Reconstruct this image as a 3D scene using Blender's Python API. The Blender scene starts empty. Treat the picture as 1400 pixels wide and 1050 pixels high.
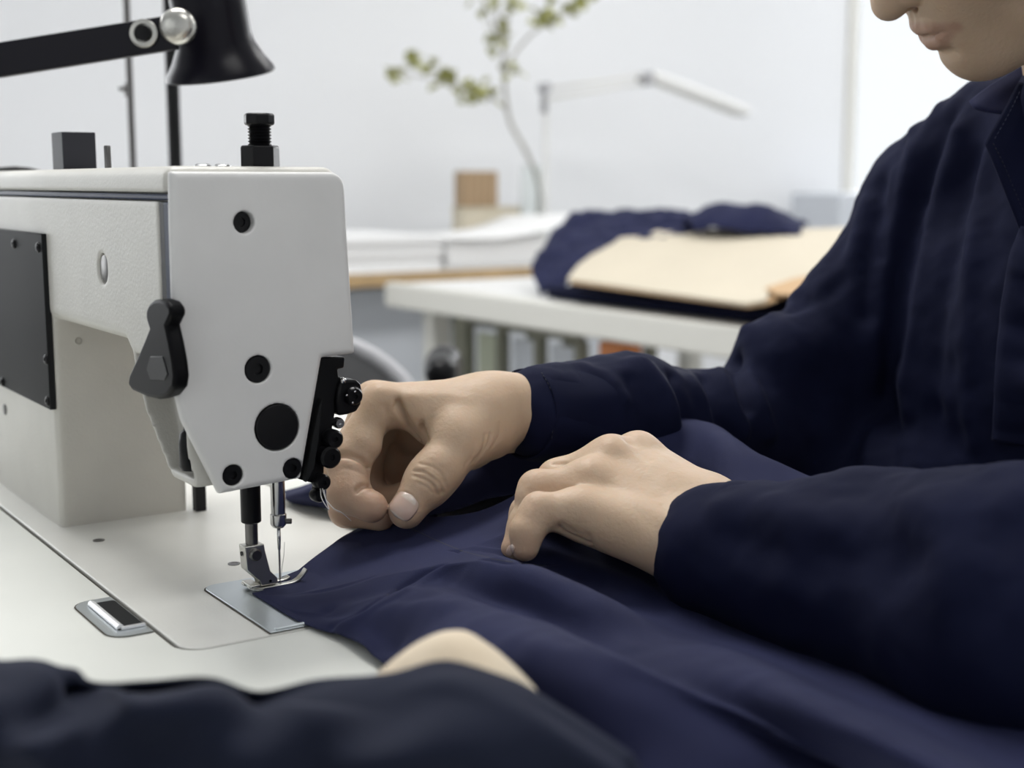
import bpy, bmesh, math, random
import numpy as np
from mathutils import Vector, Matrix, noise
from mathutils.bvhtree import BVHTree

scene = bpy.context.scene
col = scene.collection
random.seed(7)

# ------------------------------------------------------------------ camera
# World: origin at the needle point on the machine bed, +X towards the operator, +Y along the machine arm, +Z up.
FPX = 1850.0                                   # focal length in pixels of the 1400 x 1050 frame
PITCH = math.atan(275 / FPX)
YAW = math.radians(33.95)
CAMH = 0.218
Fh = np.array([math.sin(YAW), math.cos(YAW), 0.0])
RT = np.array([math.cos(YAW), -math.sin(YAW), 0.0])
ZV = np.array([0, 0, 1.0])
FW = Fh * math.cos(PITCH) - ZV * math.sin(PITCH)
UP = Fh * math.sin(PITCH) + ZV * math.cos(PITCH)


def ray(px, py):
    return FW + RT * ((px - 700) / FPX) - UP * ((py - 525) / FPX)


_r = ray(383, 801)
CAM = -_r * (CAMH / -_r[2])


def at(px, py, d):
    """the point seen at pixel (px, py), d metres in front of the camera"""
    return CAM + ray(px, py) * d


def on(px, py, axis, v):
    """the point seen at pixel (px, py) on the plane coordinate[axis] = v"""
    r = ray(px, py)
    return CAM + r * ((v - CAM[axis]) / r[axis])


def onz(px, py, z=0.0):
    return on(px, py, 2, z)


cam_d = bpy.data.cameras.new('camera')
cam = bpy.data.objects.new('camera', cam_d)
col.objects.link(cam)
cam.matrix_world = Matrix(((RT[0], UP[0], -FW[0], CAM[0]), (RT[1], UP[1], -FW[1], CAM[1]),
                           (RT[2], UP[2], -FW[2], CAM[2]), (0, 0, 0, 1)))
cam_d.sensor_width = 36
cam_d.sensor_fit = 'HORIZONTAL'
cam_d.lens = FPX / 1400 * 36
cam_d.clip_start = 0.02
cam_d.dof.use_dof = True
cam_d.dof.focus_distance = 0.745
cam_d.dof.aperture_fstop = 6.2
scene.camera = cam

# ------------------------------------------------------------------ light
scene.view_settings.view_transform = 'Standard'
scene.view_settings.look = 'None'
scene.view_settings.exposure = -0.20
scene.view_settings.gamma = 1.0
scene.view_settings.use_curve_mapping = False
world = bpy.data.worlds.new('overcast_daylight')
scene.world = world
world.use_nodes = True
bg = world.node_tree.nodes['Background']
bg.inputs[0].default_value = (0.93, 0.97, 1.0, 1)
bg.inputs[1].default_value = 1.25


def area(name, loc, target, sx, sy, power, colr):
    d = bpy.data.lights.new(name, 'AREA')
    d.shape = 'RECTANGLE'
    d.size, d.size_y, d.energy, d.color = sx, sy, power, colr
    o = bpy.data.objects.new(name, d)
    col.objects.link(o)
    o.location = loc
    o.rotation_euler = (Vector(target) - Vector(loc)).to_track_quat('-Z', 'Y').to_euler()
    return o


# daylight behind the two back windows and the windows of the left wall; unseen ceiling panels added for overhead light and camera-side fill
area('daylight_back_right', (5.48, 3.95, 0.96), (5.48, 0.0, 0.90), 2.3, 1.9, 150, (0.96, 0.98, 1.0))
area('daylight_back_left', (-0.80, 3.95, 0.85), (-0.80, 0.0, 0.60), 2.2, 2.1, 45, (0.96, 0.98, 1.0))
area('daylight_left', (-3.45, -1.30, 0.90), (0.0, -0.9, 0.30), 3.0, 1.7, 5, (0.96, 0.98, 1.0))
for _x, _y, _e in ((0.3, 0.95, 48), (2.6, 0.95, 17), (4.9, 0.95, 20), (0.3, -1.2, 14), (2.6, -1.2, 2), (2.6, 2.35, 17), (4.9, 2.35, 15)):
    area('added_ceiling_light', (_x, _y, 1.955), (_x, _y, 0.0), 1.15, 0.55, _e, (1.0, 0.99, 0.97))

# ------------------------------------------------------------------ materials


def material(name, colr, rough=0.5, metal=0.0, var=0.0, var_scale=8.0, bump=0.0, bump_scale=400.0, bump_dist=0.0005,
             colr2=None, sss=0.0, sheen=0.0, spec=0.5, coat=0.0, stretch=None, attr=None, attr_col=None):
    m = bpy.data.materials.new(name)
    m.use_nodes = True
    nt = m.node_tree
    b = nt.nodes['Principled BSDF']
    b.inputs['Roughness'].default_value = rough
    b.inputs['Metallic'].default_value = metal
    b.inputs['Specular IOR Level'].default_value = spec
    b.inputs['Coat Weight'].default_value = coat
    if sheen:
        b.inputs['Sheen Weight'].default_value = sheen
        b.inputs['Sheen Roughness'].default_value = 0.4
        b.inputs['Sheen Tint'].default_value = (0.55, 0.6, 1.0, 1)
    if sss:
        b.inputs['Subsurface Weight'].default_value = sss
        b.inputs['Subsurface Radius'].default_value = (0.010, 0.0038, 0.0018)
        b.inputs['Subsurface Scale'].default_value = 0.6
    tc = nt.nodes.new('ShaderNodeTexCoord')
    src = tc.outputs['Object']
    if stretch:
        mp = nt.nodes.new('ShaderNodeMapping')
        mp.inputs['Scale'].default_value = stretch
        nt.links.new(src, mp.inputs[0])
        src = mp.outputs[0]
    out = None
    c1 = (*colr, 1)
    b.inputs['Base Color'].default_value = c1
    if var or colr2:
        n = nt.nodes.new('ShaderNodeTexNoise')
        n.inputs['Scale'].default_value = var_scale
        n.inputs['Detail'].default_value = 5
        nt.links.new(src, n.inputs['Vector'])
        rp = nt.nodes.new('ShaderNodeValToRGB')
        rp.color_ramp.elements[0].position = 0.32
        rp.color_ramp.elements[1].position = 0.68
        c2 = colr2 or tuple(min(1, c * (1 + var)) for c in colr)
        ca = colr if colr2 else tuple(c * (1 - var) for c in colr)
        rp.color_ramp.elements[0].color = (*ca, 1)
        rp.color_ramp.elements[1].color = (*c2, 1)
        nt.links.new(n.outputs['Fac'], rp.inputs[0])
        out = rp.outputs[0]
    if attr:
        a = nt.nodes.new('ShaderNodeAttribute')
        a.attribute_name = attr
        mx = nt.nodes.new('ShaderNodeMix')
        mx.data_type = 'RGBA'
        nt.links.new(a.outputs['Fac'], mx.inputs[0])
        if out:
            nt.links.new(out, mx.inputs[6])
        else:
            mx.inputs[6].default_value = c1
        mx.inputs[7].default_value = (*attr_col, 1)
        out = mx.outputs[2]
    if out:
        nt.links.new(out, b.inputs['Base Color'])
    if bump:
        n2 = nt.nodes.new('ShaderNodeTexNoise')
        n2.inputs['Scale'].default_value = bump_scale
        n2.inputs['Detail'].default_value = 3
        nt.links.new(src, n2.inputs['Vector'])
        bp = nt.nodes.new('ShaderNodeBump')
        bp.inputs['Strength'].default_value = bump
        bp.inputs['Distance'].default_value = bump_dist
        nt.links.new(n2.outputs['Fac'], bp.inputs['Height'])
        nt.links.new(bp.outputs[0], b.inputs['Normal'])
    return m


NAVY = (0.0056, 0.0074, 0.0255)
M = {
    'paint': material('cream_machine_paint', (0.60, 0.585, 0.535), 0.42, bump=0.35, bump_scale=520, bump_dist=0.0006, var=0.03, var_scale=30),
    'face': material('pale_grey_plate_paint', (0.72, 0.715, 0.70), 0.45, bump=0.12, bump_scale=500, bump_dist=0.0004, var=0.03, var_scale=25),
    'bed': material('grey_cream_bed_paint', (0.80, 0.795, 0.75), 0.34, bump=0.22, bump_scale=650, bump_dist=0.0004, var=0.04, var_scale=12),
    'tabletop': material('pale_laminate', (0.80, 0.81, 0.76), 0.38, var=0.03, var_scale=9, bump=0.05, bump_scale=300),
    'gasket': material('brown_grey_rubber_edge', (0.10, 0.09, 0.075), 0.8, spec=0.1),
    'seam': material('blue_black_seal', (0.012, 0.022, 0.055), 0.35, spec=0.06),
    'black': material('black_plastic', (0.0055, 0.0055, 0.0065), 0.3, spec=0.18),
    'blackmat': material('black_painted_metal', (0.012, 0.012, 0.013), 0.45, bump=0.1, bump_scale=300, spec=0.2),
    'plate': material('dark_grey_anodised_plate', (0.020, 0.021, 0.022), 0.5, bump=0.06, bump_scale=400, spec=0.05),
    'lever': material('black_lever_plastic', (0.006, 0.006, 0.007), 0.4, spec=0.06),
    'cube': material('charcoal_block', (0.028, 0.029, 0.037), 0.5, spec=0.3),
    'steel': material('polished_steel', (0.62, 0.62, 0.62), 0.22, 1.0, var=0.05, var_scale=60),
    'darksteel': material('dark_steel', (0.16, 0.155, 0.15), 0.3, 1.0),
    'brushed': material('brushed_plate_steel', (0.62, 0.67, 0.70), 0.32, 0.85, bump=0.05, bump_scale=500, stretch=(1, 0.1, 1)),
    'nickel': material('worn_nickel', (0.55, 0.54, 0.50), 0.3, 1.0, var=0.08, var_scale=80),
    'hingebar': material('bright_hinge_pin', (0.85, 0.85, 0.86), 0.2, 0.3),
    'navy': material('navy_cotton_twill', NAVY, 0.82, sheen=0.02, var=0.12, var_scale=14, bump=0.25, bump_scale=2200, bump_dist=0.0003, spec=0.10),
    'navy2': material('navy_cotton_twill_garment', (0.0155, 0.0182, 0.053), 0.8, sheen=0.04, var=0.12, var_scale=18, bump=0.5, bump_scale=1500, bump_dist=0.0004, spec=0.15),
    'navy3': material('slate_navy_cloth', (0.0100, 0.0128, 0.0265), 0.8, sheen=0.03, var=0.15, var_scale=10, bump=0.2, bump_scale=1500, bump_dist=0.0003, spec=0.12),
    'stitch': material('dark_navy_thread', (0.006, 0.008, 0.02), 0.7),
    'stitchlt': material('slate_blue_thread', (0.06, 0.07, 0.13), 0.7),
    'beige': material('beige_lining', (0.62, 0.50, 0.36), 0.8, colr2=(0.74, 0.66, 0.52), var_scale=14),
    'skin': material('skin', (0.52, 0.375, 0.258), 0.52, colr2=(0.56, 0.415, 0.295), var_scale=45, sss=0.25, spec=0.35, bump=0.45, bump_scale=420,
                     bump_dist=0.0006, attr='tint', attr_col=(0.33, 0.160, 0.125)),
    'nail': material('fingernail', (0.62, 0.43, 0.36), 0.25, sss=0.2, attr='tint', attr_col=(0.78, 0.68, 0.60)),
    'hair': material('dark_brown_hair', (0.02, 0.014, 0.01), 0.5, bump=0.6, bump_scale=200, bump_dist=0.002, stretch=(1, 1, 0.1)),
    'thread': material('pale_nylon_thread', (0.75, 0.74, 0.72), 0.3),
    'wall': material('white_wall_paint', (0.83, 0.84, 0.86), 0.8, bump=0.05, bump_scale=60, bump_dist=0.002),
    'trim': material('off_white_trim', (0.74, 0.73, 0.69), 0.5),
    'floor': material('grey_concrete_floor', (0.42, 0.42, 0.41), 0.6, var=0.1, var_scale=3),
    'white': material('white_enamel', (0.82, 0.82, 0.81), 0.35),
    'cream': material('cream_table_edge', (0.68, 0.67, 0.62), 0.45),
    'paper': material('white_paper', (0.86, 0.86, 0.86), 0.7),
    'card': material('cream_pattern_card', (0.58, 0.52, 0.41), 0.7, var=0.03, var_scale=6),
    'cardedge': material('brown_card_edge', (0.50, 0.33, 0.18), 0.8),
    'wood': material('light_wood_grain', (0.30, 0.20, 0.115), 0.6, colr2=(0.46, 0.33, 0.20), var_scale=6, stretch=(14, 14, 1)),
    'palewood': material('pale_cream_wood', (0.62, 0.56, 0.44), 0.6, var=0.05, var_scale=12),
    'oak': material('oak_table_edge', (0.55, 0.38, 0.20), 0.6, var=0.15, var_scale=8),
    'bark': material('grey_branch_bark', (0.42, 0.41, 0.38), 0.8, var=0.15, var_scale=60),
    'leaf': material('olive_green_leaf', (0.22, 0.25, 0.055), 0.6, colr2=(0.38, 0.36, 0.13), var_scale=18),
    'olive': material('olive_grey_frame', (0.20, 0.20, 0.15), 0.5),
    'paleg': material('pale_green_panel', (0.60, 0.64, 0.50), 0.6),
    'mesh': material('grey_chair_mesh', (0.16, 0.16, 0.165), 0.6),
    'rim': material('grey_plastic_rim', (0.42, 0.42, 0.44), 0.4),
    'orange': material('orange_box', (0.62, 0.22, 0.07), 0.6),
    'bluegrey': material('blue_grey_box', (0.62, 0.65, 0.70), 0.5),
    'lampblack': material('glossy_black_lamp_enamel', (0.006, 0.0055, 0.010), 0.28, spec=0.18),
    'sole': material('black_shoe', (0.015, 0.015, 0.016), 0.5),
}


def glass_material():
    m = bpy.data.materials.new('clear_glass')
    m.use_nodes = True
    b = m.node_tree.nodes['Principled BSDF']
    b.inputs['Transmission Weight'].default_value = 1.0
    b.inputs['Roughness'].default_value = 0.02
    b.inputs['IOR'].default_value = 1.2
    b.inputs['Base Color'].default_value = (0.95, 0.97, 0.96, 1)
    return m


def pane_material():
    m = bpy.data.materials.new('window_pane_glass')
    m.use_nodes = True
    nt = m.node_tree
    nt.nodes.remove(nt.nodes['Principled BSDF'])
    tr = nt.nodes.new('ShaderNodeBsdfTransparent')
    gl = nt.nodes.new('ShaderNodeBsdfGlossy')
    gl.inputs['Roughness'].default_value = 0.03
    mx = nt.nodes.new('ShaderNodeMixShader')
    mx.inputs[0].default_value = 0.06
    nt.links.new(tr.outputs[0], mx.inputs[1])
    nt.links.new(gl.outputs[0], mx.inputs[2])
    nt.links.new(mx.outputs[0], nt.nodes['Material Output'].inputs[0])
    return m


M['glass'] = glass_material()
M['pane'] = pane_material()

# ------------------------------------------------------------------ object helpers


def wloc(o):
    v = np.zeros(3)
    while o is not None:
        v = v + np.array(o.location)
        o = o.parent
    return v


def link(name, verts, faces, mat, parent=None, smooth=False, bevel=0.0, solid=0.0, subdiv=0, base=None, auto=None):
    """one mesh object; verts in world coordinates, the origin at `base` (default: the mesh's bottom centre)"""
    verts = np.asarray(verts, dtype=np.float64).reshape(-1, 3)
    if base is None:
        lo, hi = verts.min(0), verts.max(0)
        base = np.array([(lo[0] + hi[0]) / 2, (lo[1] + hi[1]) / 2, lo[2]])
    base = np.asarray(base, float)
    me = bpy.data.meshes.new(name)
    me.from_pydata((verts - base).tolist(), [], [list(map(int, f)) for f in faces])
    me.materials.append(mat)
    if smooth:
        me.polygons.foreach_set('use_smooth', [True] * len(me.polygons))
    me.update()
    o = bpy.data.objects.new(name, me)
    col.objects.link(o)
    if parent is not None:
        o.parent = parent
        o.location = base - wloc(parent)
    else:
        o.location = base
    if bevel:
        b = o.modifiers.new('bevel', 'BEVEL')
        b.width = bevel
        b.segments = 3
        b.limit_method = 'ANGLE'
        b.angle_limit = math.radians(35)
        b.harden_normals = False
        me.polygons.foreach_set('use_smooth', [True] * len(me.polygons))
        if auto is None:
            auto = 35
    if solid:
        s = o.modifiers.new('solid', 'SOLIDIFY')
        s.thickness = solid
        s.offset = -1
    if subdiv:
        s = o.modifiers.new('sub', 'SUBSURF')
        s.levels = s.render_levels = subdiv
    if auto:
        me.set_sharp_from_angle(angle=math.radians(auto))
    return o


def tag(o, label=None, cat=None, group=None, kind=None):
    if label:
        o['label'] = label
    if cat:
        o['category'] = cat
    if group:
        o['group'] = group
    if kind:
        o['kind'] = kind
    return o


def thing(name, loc, label, cat, group=None):
    o = bpy.data.objects.new(name, None)
    o.empty_display_size = 0.05
    col.objects.link(o)
    o.location = loc
    return tag(o, label, cat, group)


def unit(v):
    v = np.asarray(v, float)
    return v / (np.linalg.norm(v) + 1e-12)


def frame(d):
    d = unit(d)
    a = np.array([0, 0, 1.0]) if abs(d[2]) < 0.9 else np.array([1.0, 0, 0])
    x = unit(np.cross(a, d))
    return x, np.cross(d, x), d


class MB:
    """collects simple shapes for one mesh"""

    def __init__(s):
        s.v, s.f = [], []

    def raw(s, v, f):
        k = len(s.v)
        s.v += [tuple(p) for p in v]
        s.f += [tuple(i + k for i in q) for q in f]
        return s

    def box(s, lo, hi):
        (x0, y0, z0), (x1, y1, z1) = lo, hi
        return s.raw([(x0, y0, z0), (x1, y0, z0), (x1, y1, z0), (x0, y1, z0), (x0, y0, z1), (x1, y0, z1), (x1, y1, z1), (x0, y1, z1)],
                     [(0, 3, 2, 1), (4, 5, 6, 7), (0, 1, 5, 4), (1, 2, 6, 5), (2, 3, 7, 6), (3, 0, 4, 7)])

    def obox(s, c, ax, ay, az):
        """box of half-axes ax, ay, az about c"""
        c, ax, ay, az = [np.asarray(q, float) for q in (c, ax, ay, az)]
        v = [c + i * ax + j * ay + k * az for k in (-1, 1) for i, j in ((-1, -1), (1, -1), (1, 1), (-1, 1))]
        if np.dot(np.cross(ax, ay), az) < 0:
            v = v[4:] + v[:4]
        return s.raw(v, [(0, 3, 2, 1), (4, 5, 6, 7), (0, 1, 5, 4), (1, 2, 6, 5), (2, 3, 7, 6), (3, 0, 4, 7)])

    def lathe(s, base, axis, prof, n=24, rot=0.0):
        """prof: (radius, height) pairs along axis from base; closed at the ends when the radius is 0"""
        x, y, d = frame(axis)
        base = np.asarray(base, float)
        v, f = [], []
        for r, h in prof:
            for i in range(n):
                a = 2 * math.pi * i / n + rot
                v.append(base + d * h + (x * math.cos(a) + y * math.sin(a)) * max(r, 1e-6))
        for j in range(len(prof) - 1):
            for i in range(n):
                k = (i + 1) % n
                f.append((j * n + i, j * n + k, (j + 1) * n + k, (j + 1) * n + i))
        f.append(tuple(range(n - 1, -1, -1)))
        f.append(tuple((len(prof) - 1) * n + i for i in range(n)))
        return s.raw(v, f)

    def cyl(s, a, b, r, r2=None, n=20):
        a, b = np.asarray(a, float), np.asarray(b, float)
        return s.lathe(a, b - a, [(r, 0), (r if r2 is None else r2, float(np.linalg.norm(b - a)))], n)

    def tube(s, pts, r, n=10):
        pts = [np.asarray(p, float) for p in pts]
        rs = r if hasattr(r, '__len__') else [r] * len(pts)
        v, f = [], []
        x = None
        for i, p in enumerate(pts):
            d = unit(pts[min(i + 1, len(pts) - 1)] - pts[max(i - 1, 0)])
            if x is None:
                x = frame(d)[0]
            x = unit(x - d * np.dot(x, d))
            y = np.cross(d, x)
            for k in range(n):
                a = 2 * math.pi * k / n
                v.append(p + (x * math.cos(a) + y * math.sin(a)) * rs[i])
        for i in range(len(pts) - 1):
            for k in range(n):
                q = (k + 1) % n
                f.append((i * n + k, i * n + q, (i + 1) * n + q, (i + 1) * n + k))
        f.append(tuple(range(n - 1, -1, -1)))
        f.append(tuple((len(pts) - 1) * n + k for k in range(n)))
        return s.raw(v, f)

    def prism(s, poly, off):
        """polygon of 3D points extruded by the vector off"""
        poly = [np.asarray(p, float) for p in poly]
        off = np.asarray(off, float)
        n = len(poly)
        nrm = sum(np.cross(poly[i] - poly[0], poly[(i + 1) % n] - poly[0]) for i in range(n))
        if np.dot(nrm, off) < 0:
            poly = poly[::-1]
        v = poly + [p + off for p in poly]
        f = [tuple(range(n - 1, -1, -1)), tuple(range(n, 2 * n))]
        f += [(i, (i + 1) % n, n + (i + 1) % n, n + i) for i in range(n)]
        return s.raw(v, f)

    def build(s, name, mat, parent=None, **kw):
        return link(name, s.v, s.f, mat, parent, **kw)


def rrect(x0, y0, x1, y1, r, n=6, corners=(1, 1, 1, 1)):
    """rounded rectangle outline, counter-clockwise from the lower left"""
    out = []
    for (cx, cy, a0, k) in ((x0 + r, y0 + r, 180, 0), (x1 - r, y0 + r, 270, 1), (x1 - r, y1 - r, 0, 2), (x0 + r, y1 - r, 90, 3)):
        if corners[k]:
            for i in range(n + 1):
                a = math.radians(a0 + 90 * i / n)
                out.append((cx + r * math.cos(a), cy + r * math.sin(a)))
        else:
            out.append(((x0, y0), (x1, y0), (x1, y1), (x0, y1))[k])
    return out


def spline(P, n):
    """n points along a smooth curve through the rows of P, spaced by chord length"""
    P = np.asarray(P, float)
    if len(P) == 1:
        return np.repeat(P, n, 0)
    t = np.concatenate([[0], np.cumsum(np.maximum(np.linalg.norm(np.diff(P, axis=0), axis=1), 1e-9))])
    t /= t[-1]
    m = np.zeros_like(P)
    s = np.diff(P, axis=0) / np.diff(t)[:, None]
    m[0], m[-1] = s[0], s[-1]
    w = np.diff(t)[:, None]
    if len(P) > 2:
        m[1:-1] = (s[:-1] * w[1:] + s[1:] * w[:-1]) / (w[1:] + w[:-1])
    u = np.linspace(0, 1, n)
    i = np.clip(np.searchsorted(t, u, side='right') - 1, 0, len(P) - 2)
    h = (t[i + 1] - t[i])
    q = ((u - t[i]) / h)[:, None]
    h = h[:, None]
    return ((2 * q**3 - 3 * q**2 + 1) * P[i] + (q**3 - 2 * q**2 + q) * h * m[i] + (-2 * q**3 + 3 * q**2) * P[i + 1] + (q**3 - q**2) * h * m[i + 1])


def patch(rows, nu, nv):
    """smooth surface through rows of 3D points -> (nv, nu, 3)"""
    R = np.array([spline(r, nu) for r in rows])
    return np.stack([spline(R[:, j], nv) for j in range(nu)], 1)


def grid_faces(nv, nu):
    i, j = np.meshgrid(np.arange(nv - 1), np.arange(nu - 1), indexing='ij')
    a = (i * nu + j).ravel()
    return np.stack([a, a + 1, a + nu + 1, a + nu], 1)


def wrinkle(G, amp, scale, seed=0.0, stretch=(1, 1, 1)):
    """soft cloth noise along the vertical"""
    V = G.reshape(-1, 3)
    for p in V:
        p[2] += amp * noise.noise((p[0] * scale * stretch[0] + seed, p[1] * scale * stretch[1], p[2] * scale * stretch[2] + seed))
    return V.reshape(G.shape)


def poly_dist(V, line):
    """distance of every row of V to a 3D polyline"""
    best = np.full(len(V), 1e9)
    for a, b in zip(line[:-1], line[1:]):
        ba = b - a
        t = np.clip(((V - a) @ ba) / max(ba @ ba, 1e-12), 0, 1)
        best = np.minimum(best, np.linalg.norm(V - a - t[:, None] * ba, axis=1))
    return best


def bvh_of(V, F):
    return BVHTree.FromPolygons([tuple(p) for p in np.asarray(V).tolist()], [tuple(f) for f in np.asarray(F).tolist()])


def hit(tree, px, py):
    r = unit(ray(px, py))
    h = tree.ray_cast(Vector(CAM), Vector(r), 20.0)
    if h[0] is None:
        return None, None
    n = np.array(h[1])
    if np.dot(n, r) > 0:
        n = -n
    return np.array(h[0]), n


def hit_line(tree, pts, n=24):
    out = []
    for p in spline([(x, y, 0) for x, y in pts], n):
        q, m = hit(tree, p[0], p[1])
        if q is not None:
            out.append((q, m))
    return out


# ------------------------------------------------------------------ solid modelling on a grid (smooth unions, then surface nets)


def smin(a, b, k):
    if k <= 0:
        return np.minimum(a, b)
    h = np.maximum(k - np.abs(a - b), 0) / k
    return np.minimum(a, b) - h * h * k * 0.25


def smax(a, b, k):
    return -smin(-a, -b, k)


class Field:
    def __init__(s, lo, hi, h):
        s.lo, s.h = np.asarray(lo, float), h
        n = np.ceil((np.asarray(hi, float) - s.lo) / h).astype(int) + 1
        s.n = n
        s.ax = [(s.lo[i] + h * np.arange(n[i])).astype(np.float32) for i in range(3)]
        s.f = np.full(n, 0.5, np.float32)

    def like(s):
        o = Field.__new__(Field)
        o.lo, o.h, o.n, o.ax = s.lo, s.h, s.n, s.ax
        o.f = np.full(s.n, 0.5, np.float32)
        return o

    def win(s, lo, hi, m):
        sl = []
        for i in range(3):
            a = int(np.clip(math.floor((lo[i] - m - s.lo[i]) / s.h), 0, s.n[i]))
            b = int(np.clip(math.ceil((hi[i] + m - s.lo[i]) / s.h) + 1, 0, s.n[i]))
            sl.append(slice(a, b))
        x = s.ax[0][sl[0]][:, None, None]
        y = s.ax[1][sl[1]][None, :, None]
        z = s.ax[2][sl[2]][None, None, :]
        return tuple(sl), x, y, z

    def put(s, lo, hi, fn, k=0.0, op='add'):
        sl, x, y, z = s.win(lo, hi, k + 4 * s.h)
        if 0 in s.f[sl].shape:
            return s
        d = fn(x, y, z)
        if op == 'add':
            s.f[sl] = smin(s.f[sl], d, k)
        elif op == 'sub':
            s.f[sl] = smax(s.f[sl], -d, k)
        else:
            s.f[sl] += d
        return s

    def cone(s, a, b, ra, rb=None, k=0.0, op='add'):
        rb = ra if rb is None else rb
        a, b = np.asarray(a, float), np.asarray(b, float)
        r = max(ra, rb)
        lo, hi = np.minimum(a, b) - r, np.maximum(a, b) + r
        return s.put(lo, hi, lambda x, y, z: s._seg(x, y, z, a, b, ra, rb), k, op)

    @staticmethod
    def _seg(x, y, z, a, b, ra, rb):
        ba = b - a
        L = max(float(ba @ ba), 1e-12)
        px, py, pz = x - a[0], y - a[1], z - a[2]
        t = np.clip((px * ba[0] + py * ba[1] + pz * ba[2]) / L, 0, 1)
        return np.sqrt((px - t * ba[0])**2 + (py - t * ba[1])**2 + (pz - t * ba[2])**2) - (ra + (rb - ra) * t)

    def chain(s, pts, rs, k=0.0):
        for i in range(len(pts) - 1):
            s.cone(pts[i], pts[i + 1], rs[i], rs[i + 1], k)
        return s

    def ell(s, c, axes, rad, k=0.0, op='add'):
        c, A, rad = np.asarray(c, float), np.asarray(axes, float), np.asarray(rad, float)
        ext = np.sqrt(((A.T * rad)**2).sum(1))

        def fn(x, y, z):
            q = [(x - c[0]) * A[i][0] + (y - c[1]) * A[i][1] + (z - c[2]) * A[i][2] for i in range(3)]
            k0 = np.sqrt(sum((q[i] / rad[i])**2 for i in range(3)))
            k1 = np.sqrt(sum((q[i] / rad[i]**2)**2 for i in range(3)))
            return k0 * (k0 - 1) / np.maximum(k1, 1e-6)
        return s.put(c - ext, c + ext, fn, k, op)

    def box(s, lo, hi, r=0.0, k=0.0, op='add'):
        lo, hi = np.asarray(lo, float), np.asarray(hi, float)
        c, e = (lo + hi) / 2, (hi - lo) / 2 - r

        def fn(x, y, z):
            qx, qy, qz = np.abs(x - c[0]) - e[0], np.abs(y - c[1]) - e[1], np.abs(z - c[2]) - e[2]
            o = np.sqrt(np.maximum(qx, 0)**2 + np.maximum(qy, 0)**2 + np.maximum(qz, 0)**2)
            return o + np.minimum(np.maximum(np.maximum(qx, qy), qz), 0) - r
        return s.put(lo, hi, fn, k, op)

    def groove(s, pts, depth, w):
        """a soft furrow (depth > 0) or ridge (depth < 0) along a polyline near the surface"""
        pts = [np.asarray(p, float) for p in pts]
        a = np.array(pts)

        def fn(x, y, z):
            d = None
            for p, q in zip(pts[:-1], pts[1:]):
                e = s._seg(x, y, z, p, q, 0, 0)
                d = e if d is None else np.minimum(d, e)
            return depth * np.exp(-(d / w)**2)
        return s.put(a.min(0) - 3 * w, a.max(0) + 3 * w, fn, 0, 'acc')

    def mesh(s, relax=1):
        f = s.f
        ins = f < 0
        nx, ny, nz = f.shape
        cnt = np.zeros((nx - 1, ny - 1, nz - 1), np.int8)
        for i in (0, 1):
            for j in (0, 1):
                for k in (0, 1):
                    cnt += ins[i:nx - 1 + i, j:ny - 1 + j, k:nz - 1 + k]
        act = np.argwhere((cnt > 0) & (cnt < 8))
        idx = np.full(cnt.shape, -1, np.int64)
        idx[act[:, 0], act[:, 1], act[:, 2]] = np.arange(len(act))
        cor = [(i, j, k) for i in (0, 1) for j in (0, 1) for k in (0, 1)]
        val = {c: f[act[:, 0] + c[0], act[:, 1] + c[1], act[:, 2] + c[2]] for c in cor}
        acc = np.zeros((len(act), 3))
        n = np.zeros(len(act))
        for c in cor:
            for d in range(3):
                if c[d] == 0:
                    e = list(c)
                    e[d] = 1
                    e = tuple(e)
                    a, b = val[c], val[e]
                    m = (a < 0) != (b < 0)
                    t = np.where(m, a / np.where(m, a - b, 1), 0)
                    p = np.zeros((len(act), 3)) + np.array(c)
                    p[:, d] += t
                    acc += p * m[:, None]
                    n += m
        V = (act + acc / n[:, None]) * s.h + s.lo
        faces = []
        for d in range(3):
            u, w = (d + 1) % 3, (d + 2) % 3
            sa = [slice(None)] * 3
            sb = [slice(None)] * 3
            sa[d], sb[d] = slice(0, -1), slice(1, None)
            A, B = ins[tuple(sa)], ins[tuple(sb)]
            e = np.argwhere(A != B)
            e = e[(e[:, u] > 0) & (e[:, w] > 0) & (e[:, u] < f.shape[u] - 1) & (e[:, w] < f.shape[w] - 1)]
            fl = A[e[:, 0], e[:, 1], e[:, 2]]
            q = []
            for du, dw in ((1, 1), (0, 1), (0, 0), (1, 0)):
                g = e.copy()
                g[:, u] -= du
                g[:, w] -= dw
                q.append(idx[g[:, 0], g[:, 1], g[:, 2]])
            q = np.stack(q, 1)
            q[~fl] = q[~fl][:, ::-1]
            faces.append(q)
        Fc = np.concatenate(faces)
        for _ in range(relax):
            sm = np.zeros_like(V)
            c = np.zeros(len(V))
            for k in range(4):
                np.add.at(sm, Fc[:, k], V[Fc[:, (k + 1) % 4]])
                np.add.at(c, Fc[:, k], 1)
            V = V * 0.5 + 0.5 * sm / np.maximum(c, 1)[:, None]
        return V, Fc


def vnormals(V, Fc):
    n = np.cross(V[Fc[:, 2]] - V[Fc[:, 0]], V[Fc[:, 3]] - V[Fc[:, 1]])
    out = np.zeros_like(V)
    for k in range(4):
        np.add.at(out, Fc[:, k], n)
    return out / (np.linalg.norm(out, axis=1)[:, None] + 1e-12)


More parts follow.
